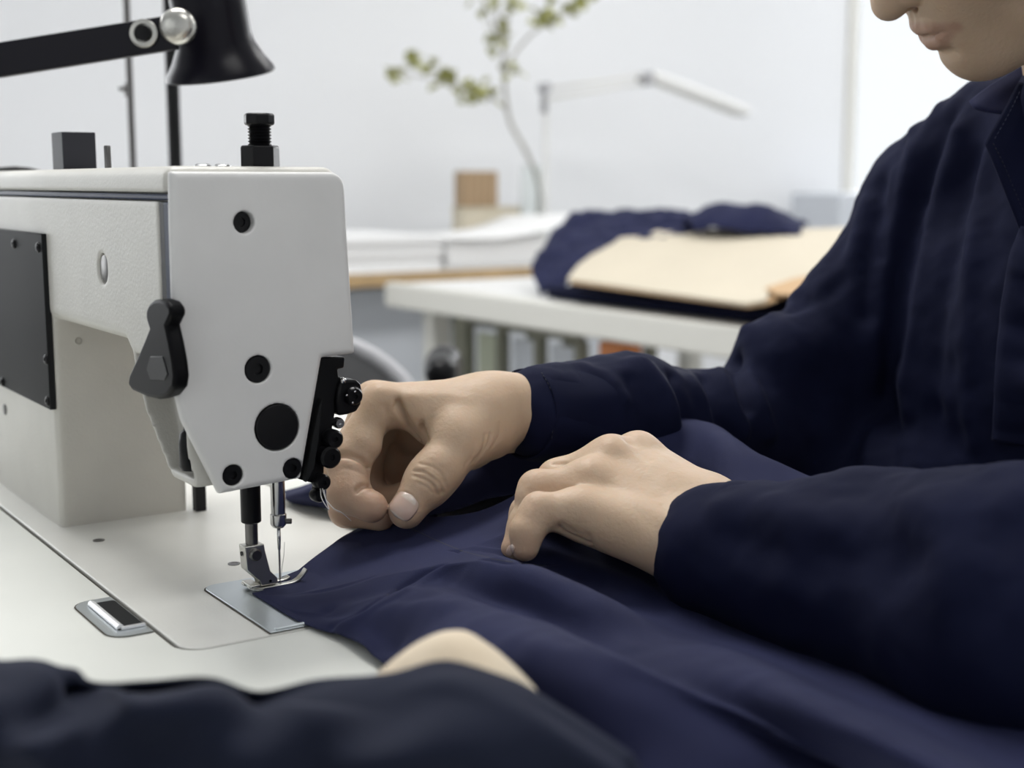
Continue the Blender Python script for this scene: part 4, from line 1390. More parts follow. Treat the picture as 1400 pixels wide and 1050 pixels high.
def nail(name, tree_, c, ax_, wpx, lpx, lift=0.0004, n=15, curl=1.0):
    """a nail laid on the finger: c centre pixel, ax_ direction towards the tip in the picture"""
    d = unit(np.array([ax_[0], ax_[1], 0]))[:2]
    e = np.array([-d[1], d[0]])
    pts, tn = [], []
    c3, n3 = hit(tree_, c[0], c[1])
    for i in range(n):
        for j in range(n):
            u, v = i / (n - 1) * 2 - 1, j / (n - 1) * 2 - 1
            w = math.sqrt(max(0, 1 - abs(u) ** 4.0)) if u > 0 else math.sqrt(max(0, 1 - abs(u) ** 3.0))
            q = np.array(c) + d * u * lpx + e * v * wpx * max(w, 0.12)
            h_, m_ = hit(tree_, q[0], q[1])
            if h_ is None:
                h_, m_ = c3, n3
            pts.append(h_ + m_ * lift * (1.25 - 0.9 * max(abs(u), abs(v)) ** 6))
            tn.append(max(0.0, (u - 0.72) / 0.25) + (0.55 if u < -0.5 and abs(v) < 0.7 else 0))
    o = link(name, pts, grid_faces(n, n), M['nail'], bodyo, smooth=True, solid=0.0006)
    a_ = o.data.attributes.new('tint', 'FLOAT', 'POINT')
    a_.data.foreach_set('value', np.clip(np.array(tn), 0, 0.8).astype(np.float32))
    return o


treeR = bvh_of(RV, RF)
treeL = bvh_of(LV_, LF_)
nail('fingernail', treeR, (552.5, 692), (-36, 46), 18.5, 18.5)
nail('fingernail', treeL, (698, 752), (-7, 18), 5, 8)

# hair
HR = Field(lo, hi, 0.004)
HR.ell(hp_(-0.014, 0, 0.056), AX, (0.102, 0.082, 0.094))
HR.ell(hp_(0.075, 0, -0.01), AX, (0.090, 0.080, 0.085), 0.01, 'sub')
HR.ell(hp_(-0.03, 0, -0.07), AX, (0.10, 0.10, 0.06), 0.01, 'sub')
hv, hfc = HR.mesh(1)
link('hair', hv, hfc, M['hair'], person, smooth=True)

# ---- work jacket
J = Field((0.12, -0.56, -0.30), (0.78, 0.17, 0.335), 0.0032)
ca, sa = math.cos(0.20), math.sin(0.20)
JX = [(ca, sa, 0), (-sa, ca, 0), (0, 0, 1)]
J.ell(np.array([0.572, -0.165, 0.02]), JX, (0.132, 0.200, 0.255))
J.cone((0.57, -0.24, -0.22), (0.57, -0.08, -0.22), 0.13, 0.13, 0.05)
J.ell(np.array([0.545, -0.165, 0.135]), JX, (0.105, 0.160, 0.12), 0.04)
J.cone(shR, shL, 0.050, 0.058, 0.035)
J.cone(at(1140, 690, 1.0), at(1250, 690, 0.96), 0.040, 0.045, 0.05)
J.cone(at(1375, 195, 0.945), shR + np.array([0, 0, 0.005]), 0.050, 0.050, 0.04)
J.cone(NB + np.array([0.0, 0, -0.03]), shL + np.array([0, 0, 0.005]), 0.058, 0.055, 0.04)
J.cone(NB + np.array([-0.005, 0, -0.05]), NB + np.array([-0.03, 0, 0.02]), 0.075, 0.060, 0.03)
# right sleeve
J.chain([at(1268, 300, 1.0), at(1172, 440, 1.01), elR], (0.050, 0.046, 0.050), 0.02)
J.ell(at(1066, 497, 0.985), JX, (0.036, 0.036, 0.036), 0.02)
J.chain([elR, at(960, 582, 0.945), at(850, 568, 0.885), at(738, 564, 0.832)], (0.054, 0.036, 0.039, 0.0290), 0.016)
# left sleeve
J.chain([shL, elL], (0.060, 0.062), 0.03)
J.chain([elL, at(1400, 838, 0.585), at(1190, 792, 0.645), at(985, 756, 0.688)], (0.072, 0.0620, 0.0485, 0.0355), 0.02)
JV, JF = J.mesh(2)
jn = vnormals(JV, JF)
treeJ = bvh_of(JV, JF)
folds = [
    # right front of the chest
    ([(1262, 150), (1222, 280), (1200, 420), (1190, 640)], 0.0050, 0.010), ([(1290, 170), (1248, 300), (1222, 440), (1216, 640)], -0.0045, 0.009),
    ([(1310, 180), (1275, 310), (1255, 420), (1240, 560)], 0.0050, 0.009), ([(1335, 215), (1305, 320), (1285, 430), (1275, 560)], -0.0050, 0.010),
    ([(1352, 215), (1335, 300), (1322, 420), (1330, 600)], 0.0045, 0.009), ([(1240, 200), (1226, 260), (1205, 350)], -0.0030, 0.006),
    ([(1195, 470), (1240, 520), (1300, 545)], 0.0030, 0.012), ([(1190, 560), (1250, 590), (1320, 600)], -0.0030, 0.012),
    ([(1300, 120), (1262, 190), (1240, 260)], 0.0030, 0.007), ([(1320, 130), (1285, 190), (1262, 270)], -0.0025, 0.006),
    # upper right sleeve
    ([(1205, 255), (1195, 330), (1190, 430)], -0.0060, 0.009), ([(1180, 280), (1165, 340), (1120, 400)], 0.0035, 0.008),
    ([(1150, 320), (1145, 380), (1090, 420), (1040, 440)], -0.0030, 0.008), ([(1090, 400), (1060, 430), (1020, 450)], 0.0025, 0.007),
    ([(1015, 505), (1035, 545), (1050, 590)], 0.0060, 0.008), ([(1003, 490), (1012, 520), (1022, 555)], -0.0080, 0.006),
    ([(985, 510), (1000, 545), (1015, 590)], 0.0050, 0.007), ([(965, 515), (980, 550), (990, 600)], -0.0045, 0.006),
    ([(945, 520), (958, 550), (970, 600)], 0.0045, 0.007), ([(920, 515), (932, 550), (945, 610)], -0.0040, 0.006),
    ([(880, 497), (905, 530), (925, 600)], 0.0050, 0.007), ([(862, 520), (880, 560), (890, 620)], -0.0040, 0.007),
    ([(800, 500), (830, 515), (855, 545)], 0.0020, 0.006), ([(770, 530), (800, 545), (830, 580)], -0.0015, 0.006), ([(745, 560), (790, 590), (840, 610)], 0.0015, 0.006),
    # left sleeve
    ([(1000, 690), (1120, 715), (1260, 700), (1399, 680)], 0.0030, 0.012), ([(1010, 740), (1150, 770), (1250, 760)], -0.0030, 0.012),
    ([(1060, 690), (1080, 740), (1070, 800)], 0.0020, 0.009), ([(1180, 672), (1215, 730), (1220, 800)], -0.0030, 0.012),
    ([(1250, 660), (1290, 720), (1300, 800)], 0.0035, 0.014), ([(1330, 690), (1350, 760), (1340, 830)], -0.0040, 0.014),
]
disp = np.zeros(len(JV))
for pts, amp, w in folds:
    L = [h for h, _ in hit_line(treeJ, pts, 30)]
    if len(L) < 2:
        continue
    L = np.array(L)
    keep = [L[0]]
    for q in L[1:]:
        if np.linalg.norm(q - keep[-1]) < 0.05:
            keep.append(q)
    if len(keep) > 1:
        disp += amp * np.exp(-(poly_dist(JV, np.array(keep)) / w)**2)
for i in range(len(JV)):
    x, y, z = JV[i]
    disp[i] += 0.0022 * noise.noise((x * 30, y * 30, z * 18)) + 0.0013 * noise.noise((x * 62 + z * 30, y * 62, z * 45 + 4)) + 0.0005 * noise.noise((x * 150, y * 150, z * 150))
JV = JV + jn * disp[:, None]
jack = link('work_jacket', JV, JF, M['navy'], person, smooth=True)
treeJ = bvh_of(JV, JF)


# cuffs: open turned ends with a seam
def cuff(c0, c1, r0, r1, ex, flat, mat, tilt=None):
    """c0 wrist end, c1 sleeve end; elliptical; ex = wide axis direction, flat = narrow/wide ratio; tilt = direction the mouth leans in"""
    c0, c1 = np.asarray(c0), np.asarray(c1)
    d = unit(c1 - c0)
    ex = unit(ex - d * np.dot(ex, d))
    ey = np.cross(d, ex)
    n, prof = 64, []
    L = np.linalg.norm(c1 - c0)
    prof = [(r0 * 0.90, 0.030), (r0 * 0.90, 0.010), (r0 - 0.0018, 0.0006), (r0 - 0.0008, -0.0004), (r0 + 0.0002, 0.0004), (r0 + 0.0006, 0.004)]
    prof += [(r0 + (r1 - r0) * t + 0.0006, L * t) for t in np.linspace(0.15, 1, 9)]
    v, f = [], []
    for r, h in prof:
        for i in range(n):
            a = 2 * math.pi * i / n
            wob = 1 + 0.020 * math.sin(3 * a + 1.0) + 0.010 * math.sin(7 * a + h * 60)
            p = ex * math.cos(a) * r * wob + ey * math.sin(a) * r * flat * wob
            hh = h
            if tilt is not None:
                hh = h + np.dot(p, tilt) * max(0, 1 - h / L)
            v.append(c0 + d * hh + p)
    for j in range(len(prof) - 1):
        for i in range(n):
            k_ = (i + 1) % n
            f.append((j * n + i, (j + 1) * n + i, (j + 1) * n + k_, j * n + k_))
    return link('cuff', v, f, mat, jack, smooth=True), np.array(v), f


cR, vR, fR = cuff(at(716, 565, 0.826), at(800, 566, 0.860), 0.0300, 0.0345, unit(Fh), 0.92, M['navy'])
tilt = (RT * 0.10 + UP * 0.30)
cL, vL, fL = cuff(at(968, 742, 0.694), at(1075, 766, 0.667), 0.0335, 0.0355, unit(UP), 0.92, M['navy'], tilt)
tR, tL = bvh_of(vR, fR), bvh_of(vL, fL)
stitches('cuff_stitching', [(738, 506), (752, 530), (757, 565), (754, 605)], tR, M['stitch'], cR)
stitches('cuff_stitching', [(1030, 668), (1000, 700), (985, 745), (975, 800)], tL, M['stitch'], cL)


# collar and placket: thick cloth shapes laid over the chest
def flap(name, rows_, th_=0.0018, nu=26, nv=26, mat='navy'):
    P = patch([[at(*q) for q in r] for r in rows_], nu, nv)
    return link(name, P.reshape(-1, 3), grid_faces(nv, nu), M[mat], jack, smooth=True, solid=th_), P


fl1, P1 = flap('collar', [
    [(1326, 141, .868), (1350, 122, .868), (1378, 104, .872), (1420, 78, .885), (1470, 60, .91)],
    [(1332, 149, .862), (1352, 136, .862), (1380, 116, .866), (1425, 96, .878), (1480, 80, .90)],
    [(1350, 154, .858), (1362, 150, .858), (1388, 134, .862), (1435, 118, .872), (1490, 105, .89)],
    [(1372, 157, .856), (1378, 155, .856), (1400, 146, .858), (1445, 136, .868), (1500, 130, .885)],
], mat='navy2')  # lighter navy than the jacket paints the extra light on the collar
fl2, P2 = flap('lapel', [
    [(1392, 112, .852), (1372, 150, .850), (1352, 185, .850), (1346, 196, .850)],
    [(1420, 118, .846), (1395, 165, .844), (1372, 205, .845), (1356, 218, .846)],
    [(1450, 130, .842), (1425, 185, .840), (1400, 240, .841), (1374, 262, .842)],
    [(1490, 150, .84), (1460, 215, .836), (1430, 290, .838), (1396, 318, .840)],
])
tP2 = bvh_of(P2.reshape(-1, 3), grid_faces(26, 26))
stitches('lapel_stitching', [(1358, 196), (1370, 220), (1390, 268), (1402, 296)], tP2, M['stitch'], fl2)
stitches('lapel_stitching', [(1360, 190), (1378, 158), (1396, 122)], tP2, M['stitchlt'], fl2, r=0.0002)
tP1 = bvh_of(P1.reshape(-1, 3), grid_faces(26, 26))
stitches('collar_stitching', [(1334, 144), (1356, 127), (1382, 110), (1399, 98)], tP1, M['stitchlt'], fl1, r=0.0002)
stitches('collar_stitching', [(1336, 148), (1352, 152), (1370, 154)], tP1, M['stitchlt'], fl1, r=0.0002)
# front placket, a raised double layer with a stitched edge
pk = [(1398, 310), (1384, 350), (1374, 400), (1366, 470), (1362, 540), (1358, 600)]
L = hit_line(treeJ, pk, 40)
rowsP = []
for p, m in L:
    right = unit(np.cross(np.array([0, 0, 1.0]), m))
    if np.dot(right, RT) < 0:
        right = -right
    rowsP.append([p + m * 0.0008 + right * 0.0, p + m * 0.0034 + right * 0.002, p + m * 0.0036 + right * 0.02, p + m * 0.0030 + right * 0.045])
PP = patch(rowsP, 10, 60)
plk = link('placket', PP.reshape(-1, 3), grid_faces(60, 10), M['navy'], jack, smooth=True, solid=0.001)
stitches('placket_stitching', [(1388, 360), (1379, 400), (1371, 470), (1365, 560), (1363, 595)], bvh_of(PP.reshape(-1, 3), grid_faces(60, 10)), M['stitch'], plk)
# trousers and shoes, under the table
TR = Field((0.08, -0.45, -0.76), (0.80, 0.13, -0.10), 0.007)
TR.cone((0.61, -0.24, -0.24), (0.61, -0.08, -0.24), 0.125, 0.125, 0.05)
for s in (-1, 1):
    TR.chain([(0.60, -0.16 + s * 0.09, -0.25), (0.20, -0.16 + s * 0.12, -0.21), (0.24, -0.16 + s * 0.12, -0.66)], (0.088, 0.070, 0.058), 0.03)
tv_, tf_ = TR.mesh(1)
link('trousers', tv_, tf_, M['navy3'], person, smooth=True)
for s in (-1, 1):
    S_ = Field((0.05, -0.16 + s * 0.12 - 0.07, FLOOR - 0.02), (0.36, -0.16 + s * 0.12 + 0.07, FLOOR + 0.14), 0.005)
    S_.chain([(0.28, -0.16 + s * 0.12, FLOOR + 0.05), (0.18, -0.16 + s * 0.12, FLOOR + 0.045), (0.11, -0.16 + s * 0.12, FLOOR + 0.035)], (0.045, 0.045, 0.035), 0.02)
    S_.box((0.0, -0.6, FLOOR - 0.1), (0.5, 0.3, FLOOR + 0.003), 0, 0, 'sub')
    a_, b_ = S_.mesh(1)
    link('shoe', a_, b_, M['sole'], person, smooth=True)
# stool under the person
stool = thing('work_stool', (0.63, -0.16, FLOOR), 'round black work stool under the person at the table', 'stool')
MB().lathe((0.63, -0.16, FLOOR + 0.33), (0, 0, 1), [(0.15, 0), (0.17, 0.01), (0.17, 0.045), (0.155, 0.06), (0, 0.06)], 32).build('seat', M['black'], stool, smooth=True, auto=40)
MB().cyl((0.63, -0.16, FLOOR + 0.05), (0.63, -0.16, FLOOR + 0.33), 0.022).build('post', M['steel'], stool)
for i in range(5):
    a = i * 2 * math.pi / 5
    MB().tube([(0.63, -0.16, FLOOR + 0.07), (0.63 + 0.24 * math.cos(a), -0.16 + 0.24 * math.sin(a), FLOOR + 0.02)], (0.02, 0.014), 10).build('foot', M['blackmat'], stool, smooth=True)
# ------------------------------------------------------------------ cutting table in the background
ZB = -0.030
ct = thing('cutting_table', (1.85, 1.45, FLOOR), 'long white cutting table with a cream edge rail, carrying navy cloth and pattern card', 'table')
CX0, CX1, CY0, CY1 = 1.35, 2.30, 0.55, 2.30
MB().box((CX0 + 0.02, CY0, ZB - 0.045), (CX1, CY1, ZB)).build('table_top', M['white'], ct, bevel=0.004)
MB().box((CX0 - 0.02, CY0, ZB - 0.058), (CX0 + 0.019, CY1 + 0.02, ZB + 0.002)).build('edge_rail', M['cream'], ct, bevel=0.006)
for x, y in ((CX0 + 0.06, CY1 - 0.10), (CX1 - 0.06, CY1 - 0.10), (CX0 + 0.06, CY0 + 0.1), (CX1 - 0.06, CY0 + 0.1)):
    MB().box((x - 0.025, y - 0.025, FLOOR), (x + 0.025, y + 0.025, ZB - 0.046)).build('leg', M['cream'], ct, bevel=0.003)
MB().box((CX0 + 0.05, CY0 + 0.13, FLOOR + 0.14), (CX1 - 0.05, CY1 - 0.13, FLOOR + 0.17)).build('lower_shelf', M['cream'], ct)

# things under the cutting table: a framed rack with pale panels, a white bucket, an orange box
SHF = FLOOR + 0.171


def under(px, py, x):
    return on(px, py, 0, x)


rk = under(645, 500, 1.52)
rack = thing('shelf_rack', (1.62, rk[1], SHF), 'olive grey metal rack with pale green panels on the shelf below the cutting table', 'rack')
ry0, ry1 = under(795, 470, 1.52)[1], under(640, 470, 1.52)[1]
rz1 = under(700, 452, 1.52)[2]
for y in np.linspace(ry0, ry1, 4):
    for x in (1.52, 1.72):
        MB().box((x - 0.012, y - 0.012, SHF), (x + 0.012, y + 0.012, rz1)).build('upright', M['olive'], rack)
for x in (1.52, 1.72):
    MB().box((x - 0.012, ry0, rz1), (x + 0.012, ry1, rz1 + 0.02)).build('top_rail', M['olive'], rack)
    MB().box((x - 0.012, ry0, SHF + 0.05), (x + 0.012, ry1, SHF + 0.07)).build('bottom_rail', M['olive'], rack)
ys = np.linspace(ry0, ry1, 4)
for i in range(3):
    MB().box((1.53, ys[i] + 0.03, SHF + 0.07), (1.54, ys[i + 1] - 0.03, rz1 - 0.02)).build('panel', M['paleg'] if i == 2 else M['bluegrey'], rack)
bk = under(748, 520, 1.40)
tag(MB().lathe((1.40, bk[1], SHF), (0, 0, 1), [(0.07, 0), (0.085, 0.26), (0.088, 0.265), (0.082, 0.27), (0.066, 0.02), (0, 0.02)], 28).build('white_bucket', M['white'], smooth=True, auto=40),
    'white plastic bucket in front of the rack below the cutting table', 'bucket')
ob = under(845, 480, 1.50)
tag(MB().box((1.47, ob[1] - 0.045, SHF), (1.53, ob[1] + 0.03, ob[2] + 0.02)).build('orange_box', M['orange'], bevel=0.004), 'small orange box on the shelf below the cutting table', 'box')

# navy cloth and pattern card on the cutting table


def tb(px, py, z):
    return onz(px, py, z)


def heap(name, rows_, nu, nv, mat, amp, sc, seed, label, cat, zmin, thick=0.002):
    P = patch([[at(*q) for q in r] for r in rows_], nu, nv)
    P = wrinkle(P, amp, sc, seed)
    P = wrinkle(P, amp * 0.5, sc * 2.6, seed + 3)
    P[..., 2] = np.maximum(P[..., 2], zmin)
    o = link(name, P.reshape(-1, 3), grid_faces(nv, nu), M[mat], None, smooth=True, solid=thick)
    return tag(o, label, cat)


zt = ZB + 0.003
# stack of cut navy cloth under the card: folded layers that rise towards the back
stk = thing('cloth_stack', (1.65, 1.3, zt), 'stack of cut navy cloth layers lying under the cream pattern card', 'cloth stack')
for i in range(9):
    z0 = zt + 0.0002 + i * 0.0125
    random.seed(20 + i)
    j = lambda a: random.uniform(-a, a)
    xf = 1.385 + max(0.0, (z0 + 0.0125 - 0.002) / 0.23) + j(0.008)
    y0_, y1_, xb_ = 0.70 + j(0.03), 1.70 + j(0.03), 2.05
    c = [(xf, y0_), (xb_, y0_), (xb_, y1_), (xf, y1_)]
    pts = []
    for a in range(4):
        for t in np.linspace(0, 1, 9)[:-1]:
            p = np.array(c[a]) * (1 - t) + np.array(c[(a + 1) % 4]) * t
            pts.append((p[0] + 0.010 * noise.noise((p[0] * 14, p[1] * 14, i * 3.3)), p[1] + 0.03 * noise.noise((p[0] * 11, p[1] * 11, i * 5.1)), z0))
    MB().prism(pts, (0, 0, 0.012)).build('cloth_layer', M['navy'], stk, bevel=0.004)
# the card leans on the rising stack: a tilted plane through three points
kA, kB, kC = at(776, 384, 2.75), at(1048, 414, 2.30), at(1000, 314, 3.02)
kn_ = unit(np.cross(kB - kA, kC - kA))
if kn_[2] < 0:
    kn_ = -kn_


def onplane(px, py, lift=0.0):
    r = ray(px, py)
    return CAM + r * (np.dot(kA + kn_ * lift - CAM, kn_) / np.dot(r, kn_))


def card(name, px_pts, lift, th_, label, mat='card'):
    pts = [onplane(px, py, lift) for px, py in px_pts]
    return tag(MB().prism(pts, kn_ * th_).build(name, M[mat], None, bevel=0.0015), label, 'pattern card')


card('card_underlay', [(779, 388), (860, 345), (1170, 335), (1160, 372), (1050, 417), (1022, 422), (900, 405)], -0.004, 0.0035, 'brown card sheet under the cream pattern card', 'cardedge')
card('pattern_card', [(776, 384), (790, 366), (808, 352), (838, 336), (858, 320), (880, 314), (960, 315), (1060, 317), (1180, 314), (1180, 345), (1130, 372), (1055, 398), (1048, 414), (1020, 419), (900, 402)], 0.0, 0.006,
     'large cream pattern card with a wavy edge lying on the navy cloth stack')
card('pattern_offcut', [(1046, 396), (1085, 383), (1180, 365), (1200, 392), (1120, 408), (1060, 404)], 0.0065, 0.004, 'small brown card offcut on the corner of the pattern card', 'cardedge')
heap('draped_cloth', [[(758, 335, 3.38), (790, 302, 3.42), (860, 298, 3.40), (950, 298, 3.32)],
                      [(742, 342, 3.20), (786, 296, 3.28), (860, 292, 3.26), (940, 290, 3.18)],
                      [(727, 372, 3.04), (765, 332, 3.10), (850, 316, 3.14), (950, 308, 3.10)],
                      [(738, 404, 2.95), (770, 388, 2.90), (845, 345, 3.00), (960, 322, 3.02)]], 80, 36, 'navy2', 0.016, 17, 1.0,
     'crumpled navy cloth draped at the end of the cloth stack', 'cloth', zt)
heap('bundled_cloth', [[(935, 312, 3.12), (985, 300, 3.10), (1040, 300, 3.06), (1105, 312, 2.98)],
                       [(937, 300, 3.02), (985, 280, 2.98), (1040, 281, 2.94), (1100, 305, 2.88)],
                       [(945, 310, 2.96), (990, 298, 2.90), (1040, 300, 2.86), (1095, 313, 2.82)],
                       [(950, 318, 2.95), (990, 316, 2.88), (1045, 317, 2.84), (1095, 320, 2.80)]], 60, 30, 'navy2', 0.010, 14, 7.0,
     'bundle of navy cloth lying behind the cream pattern card', 'cloth', zt + 0.06)

# ------------------------------------------------------------------ desk along the back wall
DZ = -0.020
dk = thing('back_desk', (1.6, 2.95, FLOOR), 'white desk with an oak edge standing along the back wall', 'desk')
DX0, DX1, DY0, DY1 = 0.55, 2.62, 2.52, 3.40
MB().box((DX0, DY0, DZ - 0.03), (DX1, DY1, DZ)).build('desk_top', M['white'], dk, bevel=0.003)
MB().box((DX0, DY0 - 0.012, DZ - 0.034), (DX1, DY0 - 0.001, DZ + 0.001)).build('oak_edge', M['oak'], dk)
for x in (DX0 + 0.06, 1.72, DX1 - 0.06):
    for y in (DY0 + 0.06, DY1 - 0.06):
        MB().box((x - 0.02, y - 0.02, FLOOR), (x + 0.02, y + 0.02, DZ - 0.031)).build('leg', M['cream'] if x != 1.72 else M['olive'], dk)
cab = MB().box((1.05, DY0 + 0.10, FLOOR + 0.02), (2.45, DY1 - 0.1, DZ - 0.05)).build('cabinet', M['bluegrey'], dk, bevel=0.004)
MB().lathe((1.93, DY0 + 0.10, -0.14), (0, -1, 0), [(0.018, 0), (0.02, 0.012), (0, 0.016)], 16).build('cabinet_knob', M['plate'], cab, smooth=True)
# stacks of paper
for i, (x0, x1, y0, y1, n_, lb) in enumerate(((1.00, 1.655, 2.58, 3.02, 9, 'taller stack of white paper sheets at the open end of the back desk'),
                                              (1.675, 2.04, 2.58, 2.98, 8, 'stack of white paper with a curled top sheet beside the navy cloth'))):
    ps = thing('paper_stack', ((x0 + x1) / 2, (y0 + y1) / 2, DZ), lb, 'paper stack')
    for k in range(n_):
        random.seed(i * 40 + k)
        a, b, c_, d_ = [random.uniform(-0.006, 0.006) for _ in range(4)]
        z0 = DZ + 0.0006 + k * 0.0105
        MB().box((x0 + a, y0 + b, z0), (x1 + c_, y1 + d_, z0 + 0.0098)).build('sheet_bundle', M['paper'], ps)
    if i == 1:
        zz = DZ + n_ * 0.0105 + 0.001
        P = patch([[(x0 - 0.005, y0 - 0.02, zz), ((x0 + x1) / 2, y0 - 0.02, zz), (x1, y0 - 0.02, zz + 0.03), (x1 + 0.10, y0 - 0.02, zz + 0.065)],
                   [(x0 - 0.005, y1, zz), ((x0 + x1) / 2, y1, zz), (x1, y1, zz + 0.02), (x1 + 0.09, y1, zz + 0.05)]], 30, 6)
        link('top_sheet', P.reshape(-1, 3), grid_faces(6, 30), M['paper'], ps, smooth=True, solid=0.002)
# wood block on a cream box
wb = on(650, 308, 1, 3.10)
hs = np.linalg.norm(on(618, 290, 1, 3.10) - on(682, 290, 1, 3.10))
xa, xb, xm = on(633, 290, 1, 3.10)[0], on(712, 290, 1, 3.10)[0], on(682, 250, 1, 3.10)[0]
za, zb_, zc2 = DZ, on(650, 283, 1, 3.10)[2], on(650, 234, 1, 3.10)[2]
cb = thing('cream_box', ((xa + xb) / 2, 3.16, za), 'low cream wooden box under the brown wooden block on the back desk', 'box')
MB().box((xa, 3.10, za + 0.0005), (xb, 3.17, zb_ - 0.006)).build('box_body', M['palewood'], cb, bevel=0.003)
MB().box((xa - 0.004, 3.096, zb_ - 0.0055), (xb + 0.004, 3.174, zb_)).build('lid', M['palewood'], cb, bevel=0.002)
wbk = thing('wooden_block_box', ((xa + xm) / 2, 3.16, zb_), 'brown wooden block standing on the low cream box', 'wooden box')
nb_ = 5
for i in range(nb_):
    a, b = xa + (xm - xa) * i / nb_, xa + (xm - xa) * (i + 1) / nb_
    MB().box((a + 0.0008, 3.105, zb_ + 0.0006), (b - 0.0008, 3.155, zc2)).build('slat', M['wood'], wbk, bevel=0.0015)
# glass vase with a branch
vb = on(727, 306, 1, 3.08)
vz = DZ
vh = on(727, 226, 1, 3.08)[2] - vz
vase = tag(MB().lathe((vb[0], 3.08, vz + 0.0005), (0, 0, 1), [(0.036, 0), (0.038, 0.004), (0.040, vh * 0.5), (0.036, vh), (0.033, vh), (0.036, vh * 0.5), (0.034, 0.012), (0, 0.012)], 28).build('glass_vase', M['glass'], smooth=True, auto=50),
           'clear glass vase holding a leafy branch on the back desk', 'vase')
br = thing('leafy_branch', (vb[0], 3.08, vz + 0.014), 'tall grey branch with sparse olive green leaves standing in the glass vase', 'branch')


def bp(px, py, dy=0.0):
    return on(px, py, 1, 3.08 + dy)


MB().tube(spline([(vb[0] + 0.008, 3.08, vz + 0.015), bp(736, 250), bp(718, 205), bp(697, 165), bp(691, 130), bp(688, 70), bp(680, 10), bp(672, -60, 0.05)], 40), list(np.linspace(0.010, 0.004, 40)), 8).build('stem', M['bark'], br, smooth=True)
twigs = [([(693, 150), (676, 136), (640, 122), (590, 108), (536, 98)], -0.05), ([(690, 100), (706, 70), (730, 44), (770, 22), (830, -10)], 0.05),
         ([(686, 60), (668, 20), (655, -20)], -0.04), ([(688, 95), (694, 40), (700, -30)], 0.03)]
for pts, dy in twigs:
    MB().tube(spline([bp(x, y, dy * i / (len(pts) - 1)) for i, (x, y) in enumerate(pts)], 20), list(np.linspace(0.0055, 0.0018, 20)), 6).build('twig', M['bark'], br, smooth=True)
leafs = [(536, 100), (545, 104), (556, 84), (564, 86), (572, 82), (580, 88), (588, 92), (596, 90), (600, 98), (606, 108), (614, 104), (625, 112), (634, 118), (644, 122), (650, 120), (660, 114), (664, 124), (672, 132), (640, 128),
         (680, 38), (686, 46), (678, 58), (672, 62), (690, 40), (662, 10), (668, 4), (694, 12), (698, 4), (700, 92), (694, 96), (736, 20), (744, 12), (750, 20), (740, 26), (756, 24), (780, 6), (790, 2), (800, -4), (786, 14), (650, -2), (746, 6)]
lm = None
leafs = leafs + [(x + dx, y + dy) for x, y in leafs for dx, dy in ((7, 5), (-6, 8))]
for i, (x, y) in enumerate(leafs):
    random.seed(i)
    p = bp(x, y, random.uniform(-0.05, 0.05))
    L_ = random.uniform(0.034, 0.05)
    if lm is None:
        v, f = [], []
        for a in range(7):
            t = a / 6
            w_ = 0.42 * math.sin(math.pi * t ** 0.8)
            v += [(t, -w_, 0.10 * math.sin(t * 3) + 0.1 * w_), (t, 0, 0.10 * math.sin(t * 3)), (t, w_, 0.10 * math.sin(t * 3) + 0.1 * w_)]
        for a in range(6):
            f += [(a * 3, a * 3 + 3, a * 3 + 4, a * 3 + 1), (a * 3 + 1, a * 3 + 4, a * 3 + 5, a * 3 + 2)]
        lm = bpy.data.meshes.new('leaf')
        lm.from_pydata(v, [], f)
        lm.materials.append(M['leaf'])
        lm.polygons.foreach_set('use_smooth', [True] * len(lm.polygons))
    o = bpy.data.objects.new('leaf', lm)
    col.objects.link(o)
    o.parent = br
    o.location = Vector(p) - Vector(br.location)
    o.scale = (L_, L_, L_)
    o.rotation_euler = (random.uniform(-0.9, 0.9), random.uniform(-0.9, 0.9), random.uniform(0, 6.28))
# white desk lamp with a long head
dl0 = on(746, 300, 1, 3.22)
dlp = on(744, 122, 1, 3.22)
dlam = thing('desk_lamp', (dl0[0], 3.22, DZ), 'white jointed desk lamp with a long flat head standing on the back desk', 'lamp')
MB().lathe((dl0[0], 3.22, DZ + 0.0005), (0, 0, 1), [(0.06, 0), (0.06, 0.012), (0.02, 0.02), (0.010, 0.03), (0.010, dlp[2] - DZ), (0, dlp[2] - DZ)], 24).build('lamp_post', M['white'], dlam, smooth=True, auto=40)
j1, j2 = on(744, 122, 1, 3.20), on(884, 102, 1, 3.10)
for dz in (0.0, -0.034):
    MB().tube([j1 + np.array([0, 0, dz]), j2 + np.array([0, 0, dz * 0.8])], 0.0055, 8).build('lamp_arm', M['trim'], dlam, smooth=True)
MB().cyl(j1 + np.array([0, -0.02, 0.005]), j1 + np.array([0, 0.02, 0.005]), 0.016).build('joint', M['rim'], dlam)
MB().tube([j1 + np.array([0, 0, 0.01]), j1 + np.array([0, 0, -0.08])], 0.013, 10).build('joint_sleeve', M['rim'], dlam, smooth=True)
MB().cyl(j2 + np.array([0, -0.025, -0.014]), j2 + np.array([0, 0.025, -0.014]), 0.024).build('joint', M['rim'], dlam)
hA, hB = on(890, 104, 1, 3.09), on(1020, 154, 1, 3.0)
hd = unit(hB - hA)
sd_ = unit(np.cross(hd, (0, 0, 1)))
hu_ = np.cross(sd_, hd)
hdm = MB().obox((hA + hB) / 2, hd * (np.linalg.norm(hB - hA) / 2), sd_ * 0.035, hu_ * 0.019).build('lamp_head', M['white'], dlam, bevel=0.012)
MB().obox((hA + hB) / 2 - hu_ * 0.0202, hd * (np.linalg.norm(hB - hA) / 2 - 0.03), sd_ * 0.024, hu_ * 0.002).build('diffuser', M['trim'], hdm)
